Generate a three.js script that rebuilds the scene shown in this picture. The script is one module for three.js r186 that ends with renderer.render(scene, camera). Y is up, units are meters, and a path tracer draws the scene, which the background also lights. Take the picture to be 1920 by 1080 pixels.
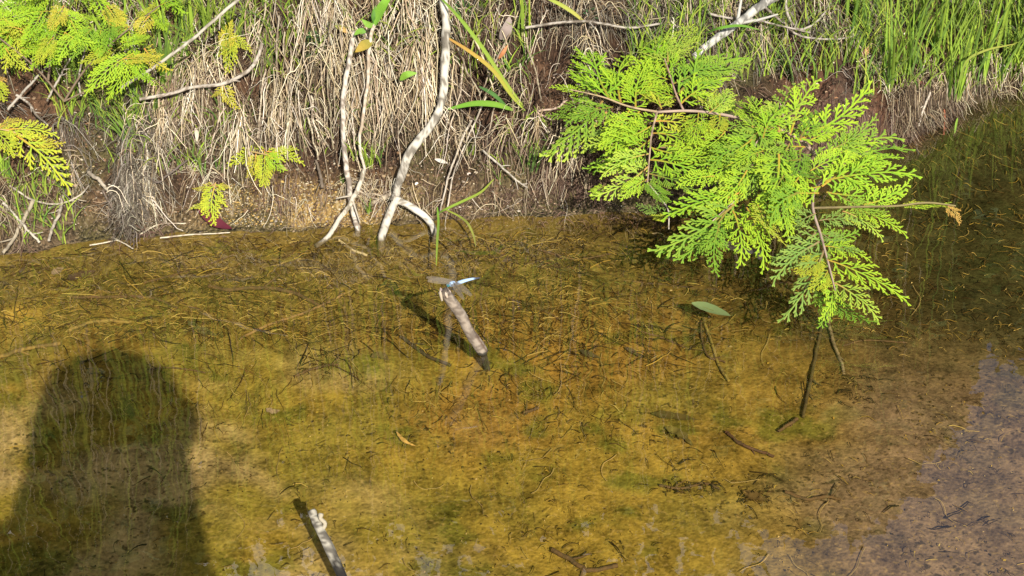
import * as THREE from 'three';
import { ImprovedNoise } from 'three/addons/math/ImprovedNoise.js';
import { MarchingCubes } from 'three/addons/objects/MarchingCubes.js';
import { mergeGeometries } from 'three/addons/utils/BufferGeometryUtils.js';

// ------------------------------------------------------------------ camera, sky, sun, exposure
const scene = new THREE.Scene();
const CAM_H = 1.45, PITCH = 34 * Math.PI / 180, FOV = 25;
const camera = new THREE.PerspectiveCamera(FOV, 16 / 9, 0.05, 400);
camera.position.set(0, CAM_H, 0);
camera.lookAt(0, CAM_H - Math.tan(PITCH), -1);
const renderer = new THREE.WebGLRenderer({ antialias: true });
renderer.setSize(1024, 576);
renderer.toneMapping = THREE.LinearToneMapping;
renderer.toneMappingExposure = 2.12;
renderer.shadowMap.enabled = true;

const FPX = 540 / Math.tan(FOV / 2 * Math.PI / 180);
const UPC = new THREE.Vector3(0, Math.cos(PITCH), -Math.sin(PITCH)), FWD = new THREE.Vector3(0, -Math.sin(PITCH), -Math.cos(PITCH));
const V = (x, y, z) => new THREE.Vector3(x, y, z);
function ray(px, py) { const a = (px - 960) / FPX, b = -(py - 540) / FPX; return V(a, 0, 0).addScaledVector(UPC, b).add(FWD).normalize(); }
const SUN = ray(190, 772).negate();              // the photographer's own shadow marks the point opposite the sun
const sun = new THREE.DirectionalLight(new THREE.Color(1, 0.95, 0.86), 5);
sun.position.copy(SUN).multiplyScalar(8).add(V(0, 0, -2)); sun.target.position.set(0, 0, -2.3);
sun.castShadow = true; sun.shadow.mapSize.set(4096, 4096);
Object.assign(sun.shadow.camera, { left: -3, right: 3, top: 3, bottom: -3, near: 0.1, far: 20 });
scene.add(sun, sun.target);

const IN = new ImprovedNoise();
const noise = (x, y, z = 0.37) => IN.noise(x, y, z);
function fbm(x, y, z, o) { let s = 0, a = 0.5, f = 1; for (let i = 0; i < o; i++) { s += a * IN.noise(x * f + i * 7.1, y * f + 3.3 * i, z); f *= 2.03; a *= 0.5; } return s; }
const sm = (a, b, x) => { const t = Math.min(1, Math.max(0, (x - a) / (b - a))); return t * t * (3 - 2 * t); };
const lerp = (a, b, t) => a + (b - a) * t;
const mix3 = (a, b, t) => [lerp(a[0], b[0], t), lerp(a[1], b[1], t), lerp(a[2], b[2], t)];
function rng(seed) { let a = seed >>> 0; return () => { a = (a + 0x6D2B79F5) | 0; let t = Math.imul(a ^ (a >>> 15), 1 | a); t = (t + Math.imul(t ^ (t >>> 7), 61 | t)) ^ t; return ((t ^ (t >>> 14)) >>> 0) / 4294967296; }; }

{ // a summer sky with large sunlit clouds
  const W = 1024, H = 512, d = new Float32Array(W * H * 4);
  for (let j = 0; j < H; j++) for (let i = 0; i < W; i++) {
    const el = ((j + 0.5) / H - 0.5) * Math.PI, az = ((i + 0.5) / W - 0.5) * 2 * Math.PI, k = (j * W + i) * 4;
    const x = Math.cos(el) * Math.cos(az), y = Math.sin(el), z = Math.cos(el) * Math.sin(az);
    const up = Math.max(y, 0);
    let c = mix3([0.36, 0.46, 0.62], [0.09, 0.19, 0.42], Math.pow(up, 0.5));
    const q = 1 / (up + 0.28);
    const n = fbm(x * q * 0.9 + 4.2, z * q * 0.9 + 1.7, 0.5, 6) + 0.03;
    const cl = sm(-0.02, 0.22, n) * sm(0.0, 0.12, y);
    const s = x * SUN.x + y * SUN.y + z * SUN.z;
    const shade = 0.95 + 0.2 * fbm(x * q * 2 + 9, z * q * 2, 0.2, 4) - 0.25 * sm(0.2, 0.5, n);
    c = mix3(c, [1.18 * shade, 1.09 * shade, 1.02 * shade], cl);
    const glow = Math.pow(Math.max(s, 0), 24) * 0.5;
    if (y < 0) c = [0.12, 0.12, 0.09];
    const g0 = 0.64; d[k] = c[0] * g0 + glow; d[k + 1] = c[1] * g0 + glow * 0.95; d[k + 2] = c[2] * g0 + glow * 0.85; d[k + 3] = 1;
  }
  const t = new THREE.DataTexture(d, W, H, THREE.RGBAFormat, THREE.FloatType);
  t.mapping = THREE.EquirectangularReflectionMapping; t.magFilter = t.minFilter = THREE.LinearFilter; t.needsUpdate = true;
  scene.background = t; scene.environment = t; scene.backgroundIntensity = 1; scene.environmentIntensity = 1;
}

// ------------------------------------------------------------------ helpers
const used = {};
function numbered(n) { const k = used[n] = (used[n] ?? -1) + 1; return k ? `${n}_${String(k).padStart(3, '0')}` : n; }
function tag(o, label, category, group, kind) {
  if (label) o.userData.label = label; if (category) o.userData.category = category;
  if (group) o.userData.group = group; if (kind) o.userData.kind = kind; return o;
}
function thing(name, base, label, category, group) { const g = new THREE.Group(); g.name = numbered(name); g.position.copy(base); scene.add(g); return tag(g, label, category, group); }
const C = new THREE.Color();
class Buf {                                         // collects strips, tubes and leaves; builds ONE geometry
  constructor() { this.p = []; this.c = []; this.i = []; }
  get n() { return this.p.length / 3; }
  v(x, y, z, c) { this.p.push(x, y, z); this.c.push(c[0], c[1], c[2]); return this.n - 1; }
  tube(pts, rad, seg, col, cap = true) {
    const n = pts.length, t = V(), a = V(), b = V(), ref = V(0.31, 0.2, 0.93); let first = this.n;
    for (let k = 0; k < n; k++) {
      t.copy(pts[Math.min(k + 1, n - 1)]).sub(pts[Math.max(k - 1, 0)]).normalize();
      a.crossVectors(ref, t).normalize(); b.crossVectors(t, a);
      const r = typeof rad === 'function' ? null : Array.isArray(rad) ? rad[k] : rad;
      for (let s = 0; s < seg; s++) {
        const w = s / seg * Math.PI * 2, rr = r ?? rad(k / (n - 1), w, pts[k]);
        const x = pts[k].x + (a.x * Math.cos(w) + b.x * Math.sin(w)) * rr, y = pts[k].y + (a.y * Math.cos(w) + b.y * Math.sin(w)) * rr, z = pts[k].z + (a.z * Math.cos(w) + b.z * Math.sin(w)) * rr;
        this.v(x, y, z, typeof col === 'function' ? col(k / (n - 1), w, x, y, z) : col);
      }
    }
    for (let k = 0; k < n - 1; k++) for (let s = 0; s < seg; s++) {
      const s1 = (s + 1) % seg, A = first + k * seg + s, B = first + k * seg + s1, D = A + seg, E = B + seg;
      this.i.push(A, B, D, B, E, D);
    }
    if (cap) for (const [k, f] of [[0, 1], [n - 1, 0]]) {
      const cc = typeof col === 'function' ? col(k / (n - 1), 0, pts[k].x, pts[k].y, pts[k].z) : col, m = this.v(pts[k].x, pts[k].y, pts[k].z, cc), o = first + k * seg;
      for (let s = 0; s < seg; s++) { const s1 = (s + 1) % seg; f ? this.i.push(m, o + s1, o + s) : this.i.push(m, o + s, o + s1); }
    }
    return this;
  }
  // folded strip (a grass blade or leaf): wid(t) half width, nrm hint, fold = how far the middle sinks
  strip(pts, wid, nrm, col, fold = 0.3) {
    const n = pts.length, t = V(), s = V(), u = V(), first = this.n;
    for (let k = 0; k < n; k++) {
      t.copy(pts[Math.min(k + 1, n - 1)]).sub(pts[Math.max(k - 1, 0)]).normalize();
      s.crossVectors(t, nrm).normalize(); u.crossVectors(s, t);
      const f = k / (n - 1), w = wid(f), c = typeof col === 'function' ? col(f) : col, p = pts[k], cm = [c[0] * 1.12, c[1] * 1.08, c[2] * 1.1];
      this.v(p.x - s.x * w, p.y - s.y * w, p.z - s.z * w, c);
      this.v(p.x - u.x * w * fold, p.y - u.y * w * fold, p.z - u.z * w * fold, cm);
      this.v(p.x + s.x * w, p.y + s.y * w, p.z + s.z * w, c);
    }
    for (let k = 0; k < n - 1; k++) for (let e = 0; e < 2; e++) { const A = first + k * 3 + e; this.i.push(A, A + 1, A + 3, A + 1, A + 4, A + 3); }
    return this;
  }
  geo(base) {
    const g = new THREE.BufferGeometry(), p = new Float32Array(this.p);
    if (base) for (let k = 0; k < p.length; k += 3) { p[k] -= base.x; p[k + 1] -= base.y; p[k + 2] -= base.z; }
    g.setAttribute('position', new THREE.BufferAttribute(p, 3)); g.setAttribute('color', new THREE.BufferAttribute(new Float32Array(this.c), 3));
    g.setIndex(this.i); g.computeVertexNormals(); return g;
  }
  mesh(name, mat, root) {                           // a part of root (built in world coordinates), or a top-level mesh
    const m = new THREE.Mesh(this.geo(root?.position), mat);
    if (root) { m.name = name; root.add(m); } else { m.name = numbered(name); scene.add(m); }
    m.castShadow = m.receiveShadow = true; return m;
  }
}
const vmat = (o = {}) => new THREE.MeshPhysicalMaterial({ specularIntensity: 0.5, vertexColors: true, roughness: 0.85, side: THREE.DoubleSide, ...o });
const leafMat = (o = {}) => new THREE.MeshPhysicalMaterial({ vertexColors: true, roughness: 0.8, transmission: 0.3, thickness: 0, side: THREE.DoubleSide, specularIntensity: 0.45, ...o });
const M = { wood: vmat({ roughness: 0.8 }), dry: vmat({ roughness: 0.75 }), leaf: leafMat({ roughness: 0.9 }), gloss: leafMat({ roughness: 0.72, transmission: 0.25, specularIntensity: 0.8 }), wet: vmat({ roughness: 0.8, specularIntensity: 0.1 }), stone: vmat({ roughness: 0.8 }) };
function curve(pts, n) { return new THREE.CatmullRomCurve3(pts, false, 'centripetal').getPoints(n); }

// ------------------------------------------------------------------ terrain
const SHP = [[-1500, 560], [-300, 500], [0, 476], [150, 456], [350, 440], [600, 428], [720, 424], [900, 410], [1100, 400], [1250, 388], [1400, 360], [1560, 315], [1700, 258], [1790, 212], [1850, 186], [1920, 168], [2100, 130], [3000, 70]];
const SH = SHP.map(([a, b]) => { const r = ray(a, b), t = -CAM_H / r.y; return [r.x * t, r.z * t]; });
function shoreZ0(x) {
  if (x <= SH[0][0]) return SH[0][1]; const L = SH.length; if (x >= SH[L - 1][0]) return SH[L - 1][1];
  let k = 0; while (SH[k + 1][0] < x) k++;
  const t = (x - SH[k][0]) / (SH[k + 1][0] - SH[k][0]); return lerp(SH[k][1], SH[k + 1][1], t);
}
const shoreZ = x => (shoreZ0(x - 0.05) + shoreZ0(x) + shoreZ0(x + 0.05)) / 3 + 0.018 * noise(x * 8, 4.1) + 0.014 * noise(x * 22, 1.1) + 0.005 * noise(x * 60, 2.1);
function hBank(x, d) {                               // d: metres inland from the waterline
  const cliff = sm(0.62, 0.85, x);                   // at right the bank ends in a little undercut step
  let y = lerp(0.022 * sm(0, 0.05, d), 0.075 * sm(0, 0.045, d), cliff);
  const s = lerp(0.86, 0.52, cliff), e = Math.max(0, d - 0.04);
  y += e < 0.55 ? s * e : s * 0.55 + (s * 0.6) * (1 - Math.exp(-(e - 0.55) / 0.6)) + 0.05 * Math.min(e - 0.55, 60);
  const a = sm(0, 0.12, d);
  y += a * (0.034 * noise(x * 6.1, d * 5.2, 2.2) + 0.026 * noise(x * 15, d * 13, 5.1)) + sm(0, 0.03, d) * 0.010 * noise(x * 38, d * 41, 8.3) + sm(0, 0.03, d) * 0.004 * noise(x * 90, d * 90, 3.3);
  if (d > 2) y += 0.25 * noise(x * 0.5, d * 0.5, 1.2) * sm(2, 5, d);
  return y;
}
function hBed(x, z, d) {                             // d negative: metres out into the pond
  const o = -d;
  let y = -0.040 * (1 - Math.exp(-o / 0.10)) - 0.022 * sm(0.2, 1.2, o);
  y += sm(0, 0.1, o) * (0.010 * noise(x * 5, z * 5, 3.1) + 0.005 * noise(x * 17, z * 17, 6.1) + 0.0020 * noise(x * 41, z * 52, 2.7) + 0.0008 * noise(x * 95, z * 95, 4.7));
  const near = sm(-1.15, -0.45, z);                  // the near side, where the photographer stands
  return y + near * (0.16 + 0.02 * noise(x * 4, z * 4, 7.7)) + sm(-0.4, 6, z) * 0.3;
}
function H(x, z) { const d = shoreZ(x) - z; return d >= 0 ? hBank(x, d) : hBed(x, z, d); }
function hit(px, py, surf = H) {
  const r = ray(px, py); let t0 = 1.2, t = 1.2, p = V();
  for (; t < 9; t += 0.05) { p.copy(r).multiplyScalar(t); p.y += CAM_H; if (p.y < surf(p.x, p.z)) break; t0 = t; }
  let a = t0, b = t; for (let k = 0; k < 9; k++) { const m = (a + b) / 2; p.copy(r).multiplyScalar(m); p.y += CAM_H; (p.y < surf(p.x, p.z)) ? b = m : a = m; }
  return p.copy(r).multiplyScalar((a + b) / 2).add(camera.position);
}
const HW = (x, z) => Math.max(0, H(x, z));
function P(px, py, lift = 0, surf = HW) { const p = hit(px, py, surf); return p.addScaledVector(V(0, 0.75, 0.66), lift); }   // on the bank or water, lifted off it
function PL(px, py, lift, surf = HW) { const p = hit(px, py, surf); return p.addScaledVector(ray(px, py), -lift); }               // same, kept on the line of sight
const B = (px, py, lift = 0.003) => { const p = hit(px, py, H); p.y += lift; return p; };

function noiseTex(W, S, fn) {                        // fn(xm, ym) -> [r,g,b,height]; returns colour and bump textures covering S metres
  const a = new Uint8Array(W * W * 4), b = new Uint8Array(W * W * 4);
  for (let j = 0; j < W; j++) for (let i = 0; i < W; i++) {
    const k = (j * W + i) * 4, c = fn((i + 0.5) / W * S, (j + 0.5) / W * S);
    for (let q = 0; q < 3; q++) { const l = Math.min(1, Math.max(0, c[q])); a[k + q] = 255 * (l <= 0.0031308 ? l * 12.92 : 1.055 * Math.pow(l, 1 / 2.4) - 0.055); b[k + q] = 255 * Math.min(1, Math.max(0, c[3])); }
    a[k + 3] = b[k + 3] = 255;
  }
  return [a, b].map((d, n) => { const t = new THREE.DataTexture(d, W, W); t.wrapS = t.wrapT = THREE.MirroredRepeatWrapping; t.magFilter = THREE.LinearFilter; t.minFilter = THREE.LinearMipmapLinearFilter; t.generateMipmaps = true; if (!n) t.colorSpace = THREE.SRGBColorSpace; t.needsUpdate = true; return t; });
}
const BX = -1.3, BZ = -3.7, BS = 2.6;               // texture origin and size of the pond bed
const pix = (x, y, z) => { const p = V(x, y - CAM_H, z), f = p.dot(FWD); return [960 + FPX * p.x / f, 540 - FPX * p.dot(UPC) / f]; };
const [bedMap, bedBump] = noiseTex(1600, BS, (u, v) => {
  const x = u + BX, z = v + BZ, o = z - shoreZ0(x);
  const n1 = fbm(x * 3.1, z * 4.2, 1.3, 3), n2 = fbm(x * 2.2 + 9, z * 3 + 4, 4.4, 3), n3 = fbm(x * 4 + 2, z * 6 + 7, 7.7, 3), n4 = fbm(x * 26, z * 30, 2.2, 3), n5 = IN.noise(x * 150, z * 150, 3.3), n6 = IN.noise(x * 330, z * 290, 5.1);
  let c = mix3([0.175, 0.118, 0.017], [0.142, 0.108, 0.016], sm(-0.15, 0.2, n1));
  c = mix3(c, [0.165, 0.088, 0.015], sm(0.05, 0.32, n2) * 0.8);
  c = mix3(c, [0.225, 0.160, 0.058], sm(-0.08, 0.25, n3) * sm(0.1, -0.55, x) * sm(0.25, 0.6, o));
  c = mix3(c, [0.125, 0.074, 0.017], sm(0.1, 0.75, x) * 0.65);
  c = mix3(c, [0.085, 0.080, 0.010], sm(0.08, 0.26, fbm(x * 7 + 3, z * 8, 9.1, 3)) * 0.8);
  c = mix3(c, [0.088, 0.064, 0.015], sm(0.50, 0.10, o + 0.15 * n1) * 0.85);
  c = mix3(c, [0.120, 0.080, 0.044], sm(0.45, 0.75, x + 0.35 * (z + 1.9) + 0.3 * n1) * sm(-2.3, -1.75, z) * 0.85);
  c = mix3(c, [0.30, 0.19, 0.03], 0.8 * Math.exp(-Math.pow((x - -0.975) / 0.05, 2) - Math.pow((z - -2.101) / 0.045, 2)));
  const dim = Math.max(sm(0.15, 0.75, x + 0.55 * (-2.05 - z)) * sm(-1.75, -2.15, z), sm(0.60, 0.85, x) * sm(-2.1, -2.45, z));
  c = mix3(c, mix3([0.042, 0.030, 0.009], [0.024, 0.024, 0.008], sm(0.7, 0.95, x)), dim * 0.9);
  const n7 = fbm(x * 11, z * 13, 6.2, 3), n8 = IN.noise(x * 75, z * 80, 9.3), f = Math.max(0.2, 1 + 0.65 * n4 + 0.7 * n7 + 0.28 * n8 + 0.40 * n5 + 0.34 * n6);
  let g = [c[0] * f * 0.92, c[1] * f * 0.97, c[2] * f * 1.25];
  const dk = sm(0.26, 0.42, IN.noise(x * 62, z * 75, 8.8) * 0.8 + 0.55 * IN.noise(x * 180, z * 210, 1.8)) * sm(-0.2, 0.2, n4 + 0.1);
  g = mix3(g, [0.022, 0.017, 0.006], dk * sm(-0.2, 0.25, n1 + n2) * 0.8);
  const lt = sm(0.36, 0.5, IN.noise(x * 120 + 5, z * 160, 12.8));
  g = mix3(g, [0.27, 0.19, 0.07], lt * 0.35 * (1 - dim));
  return [...g, 0.5 + 0.35 * n4 + 0.2 * n8 + 0.32 * n5 + 0.26 * n6 - 0.25 * dk];
});
const KX = -1.6, KZ = -4.2, KS = 2.4;
const [bankMap, bankBump] = noiseTex(1400, KS, (u, v) => {
  const x = u + KX, z = v + KZ, d = shoreZ0(x) - z;
  const n1 = fbm(x * 4, z * 5, 1.1, 4), n2 = fbm(x * 9 + 4, z * 9, 3.2, 3), n4 = fbm(x * 40, z * 40, 5.2, 3), n5 = IN.noise(x * 170, z * 170, 1.3), n6 = IN.noise(x * 390, z * 390, 2.3);
  let c = mix3([0.046, 0.025, 0.014], [0.112, 0.060, 0.032], sm(-0.15, 0.25, n1));
  c = mix3(c, [0.110, 0.048, 0.024], sm(0.05, 0.3, n2) * 0.6);
  c = mix3(c, [0.090, 0.085, 0.030], sm(0.08, 0.3, fbm(x * 6 + 1, z * 6 + 8, 6.6, 3)) * 0.7);
  const wet = sm(0.11, 0.02, d), yl = Math.exp(-Math.pow((x + 0.43) / 0.20, 2)), foot = yl * sm(0.16, 0.05, d + 0.08 * n2);
  c = mix3(c, mix3([0.075, 0.052, 0.027], [0.200, 0.130, 0.042], foot), sm(0.14, 0.04, d) * (0.5 + 0.5 * sm(-0.2, 0.2, n2)));
  c = mix3(c, [0.040, 0.034, 0.012], wet * sm(0.0, 0.2, n1 + 0.18) * 0.85);
  c = mix3(c, [0.085, 0.050, 0.036], sm(0.35, 0.75, x) * sm(0.2, 0.05, d) * 0.8);
  const f = Math.max(0.2, 1 + 0.9 * n4 + 0.6 * n5 + 0.45 * n6);
  const gr = sm(0.32, 0.42, IN.noise(x * 210, z * 210, 7.3));
  c = c.map(v => v * lerp(1, 0.62, sm(0.04, 0.12, d))); const g = mix3([c[0] * f, c[1] * f, c[2] * f], [0.30, 0.24, 0.15], gr * sm(0.22, 0.04, d) * (0.25 + 0.35 * foot));
  return [...g, 0.5 + 0.5 * n4 + 0.35 * n5 + 0.25 * n6];
});
function steps(list) { const out = []; for (const [a, b, s] of list) for (let k = 0; k < s; k++) out.push(lerp(a, b, k / s)); out.push(list[list.length - 1][1]); return out; }
function sheet(name, xs, vs, at, map, bump, bumpScale, ox, oz, S, rough, spec) {
  const p = [], uv = [], idx = [], nx = xs.length;
  for (const v of vs) for (const x of xs) { const q = at(x, v); p.push(q.x, q.y, q.z); uv.push((q.x - ox) / S, (q.z - oz) / S); }
  for (let j = 0; j < vs.length - 1; j++) for (let i = 0; i < nx - 1; i++) { const A = j * nx + i, D = A + nx; idx.push(A, A + 1, D, A + 1, D + 1, D); }
  const g = new THREE.BufferGeometry(); g.setAttribute('position', new THREE.Float32BufferAttribute(p, 3)); g.setAttribute('uv', new THREE.Float32BufferAttribute(uv, 2)); g.setIndex(idx); g.computeVertexNormals();
  const m = new THREE.Mesh(g, new THREE.MeshPhysicalMaterial({ map, bumpMap: bump, bumpScale, roughness: rough, specularIntensity: spec, side: THREE.DoubleSide }));
  m.name = name; m.userData.kind = 'structure'; m.receiveShadow = m.castShadow = true; scene.add(m); return m;
}
const xs = steps([[-60, -8, 12], [-8, -1.6, 40], [-1.6, 1.6, 420], [1.6, 8, 40], [8, 60, 12]]);
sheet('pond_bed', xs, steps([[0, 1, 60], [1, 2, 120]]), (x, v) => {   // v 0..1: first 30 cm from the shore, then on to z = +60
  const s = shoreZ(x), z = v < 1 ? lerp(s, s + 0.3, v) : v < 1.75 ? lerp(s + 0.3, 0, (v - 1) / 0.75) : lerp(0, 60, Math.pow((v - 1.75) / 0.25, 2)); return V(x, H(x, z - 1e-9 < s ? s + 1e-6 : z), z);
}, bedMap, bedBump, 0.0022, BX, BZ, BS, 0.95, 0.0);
sheet('bank', xs, steps([[0, 0.8, 150], [0.8, 3, 50], [3, 100, 30]]).reverse(), (x, d) => V(x, d === 0 ? H(x, shoreZ(x) + 1e-6) : hBank(x, d), shoreZ(x) - d), bankMap, bankBump, 0.016, KX, KZ, KS, 0.95, 0.3);

{ // the water: one clear sheet, faintly amber, with the slightest ripple
  const S = 1.5, t = noiseTex(512, S, (u, v) => { const n = 0.5 + 0.6 * fbm(u * 5, v * 9, 3.3, 3); return [n, n, n, n]; })[1];
  t.wrapS = t.wrapT = THREE.MirroredRepeatWrapping;
  const g = new THREE.PlaneGeometry(120, 66); g.rotateX(-Math.PI / 2); g.translate(0, 0, 29 - 5.2);
  const uv = g.attributes.uv; for (let k = 0; k < uv.count; k++) uv.setXY(k, uv.getX(k) * 120 / S, uv.getY(k) * 66 / S);
  const m = new THREE.Mesh(g, new THREE.MeshPhysicalMaterial({ color: new THREE.Color(0.96, 0.90, 0.75), transmission: 1, thickness: 0, roughness: 0.0, ior: 1.62, bumpMap: t, bumpScale: 0.0009, side: THREE.DoubleSide }));
  m.name = 'water'; m.userData.kind = 'structure'; scene.add(m);
}

// ------------------------------------------------------------------ dry thatch on the bank (nobody could count it)
const jit = (c, r, k = 0.35) => { const f = 1 + (r() - 0.5) * 2 * k; return [c[0] * f, c[1] * f * (1 + (r() - 0.5) * 0.1), c[2] * f * (1 + (r() - 0.5) * 0.2)]; };
const PAL = {
  straw: [[0.20, 0.155, 0.095], [0.13, 0.095, 0.055], [0.28, 0.23, 0.155], [0.085, 0.057, 0.034], [0.045, 0.028, 0.016], [0.16, 0.11, 0.06], [0.06, 0.038, 0.022]],
  grey: [[0.15, 0.13, 0.095], [0.095, 0.078, 0.055], [0.24, 0.21, 0.16], [0.05, 0.037, 0.025], [0.075, 0.055, 0.035]],
  pink: [[0.15, 0.098, 0.065], [0.085, 0.048, 0.03], [0.24, 0.175, 0.12], [0.045, 0.026, 0.017], [0.06, 0.035, 0.022]],
  bright: [[0.47, 0.40, 0.28], [0.54, 0.48, 0.36], [0.37, 0.295, 0.185], [0.43, 0.34, 0.21], [0.28, 0.205, 0.12]],
  root: [[0.085, 0.045, 0.032], [0.13, 0.075, 0.053], [0.05, 0.028, 0.022], [0.17, 0.11, 0.078]],
  green: [[0.13, 0.20, 0.018], [0.17, 0.25, 0.02], [0.07, 0.135, 0.018], [0.21, 0.25, 0.03]],
  ochre: [[0.20, 0.14, 0.03], [0.15, 0.10, 0.025], [0.25, 0.19, 0.06], [0.075, 0.047, 0.013]], dark: [[0.03, 0.02, 0.007], [0.045, 0.028, 0.01], [0.018, 0.013, 0.006]],
};
// a strand that follows the bank: th = heading from downhill (radians), lying at height lift with a belly in the middle
function strand(b, p, th, len, rad, col, r, lift, belly, n = 6, wob = 0.5, surf = H) {
  const pts = []; let x = p.x, z = p.z, a = th, l0 = lift * r(), da = (r() - 0.5) * wob * 0.5;
  for (let k = 0; k <= n; k++) {
    const t = k / n, y = surf(x, z) + rad + l0 + belly * Math.sin(Math.PI * Math.min(1, t * 1.1)) + (r() - 0.5) * rad;
    pts.push(V(x, y, z)); const s = len / n * 0.8; x += Math.sin(a) * s; z += Math.cos(a) * s; a += da + (r() - 0.5) * wob * 0.7;
  }
  const cc = jit(col, r);
  b.tube(pts, pts.map((_, k) => rad * (1 - 0.55 * k / n)), 3, cc, false);
}
const SOIL = [[640, 278, 100, 66], [540, 300, 55, 40], [370, 278, 60, 38], [765, 290, 55, 60], [890, 315, 85, 50], [1010, 90, 60, 50], [1040, 180, 50, 40], [120, 160, 130, 55], [150, 290, 60, 40], [1560, 140, 60, 30], [930, 220, 40, 30], [480, 200, 30, 30]];
function thatch(name, label, regions, seed, mat = M.dry) {
  const b = new Buf(), r = rng(seed);
  for (const [x0, y0, x1, y1, n, th, sp, l0, l1, rad, pal, lift, belly = 0.01] of regions)
    for (let k = 0; k < n; ) {
      const px = lerp(x0, x1, r()), py = lerp(y0, y1, r()), o = hit(px, py), pc = PAL[pal], m = 1 + Math.floor(9 * r() * r()), a0 = th + (r() + r() - 1) * sp, c0 = Math.floor(r() * pc.length);
      k += m * 0.75; const bare = noise(o.x * 9, o.z * 11, 6.6) < -0.12 || SOIL.some(([cx, cy, rx, ry]) => ((px - cx) / rx) ** 2 + ((py - cy) / ry) ** 2 < 1); if (bare && r() < 0.9) continue;
      for (let q = 0; q < m; q++) {
        const p = o.clone().add(V((r() - 0.5) * 0.02, 0, (r() - 0.5) * 0.02));
        strand(b, p, a0 + (r() + r() - 1) * 0.3, lerp(l0, l1, r() * r() + 0.1), rad * (0.35 + 0.5 * r() + 1.1 * r() * r() * r() * r()), pc[r() < 0.5 ? c0 : Math.floor(r() * pc.length)], r, lift, belly * (0.3 + r()), 7, 0.7);
      }
    }
  return tag(b.mesh(name, mat), label, 'dry grass', null, 'stuff');
}
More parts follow.
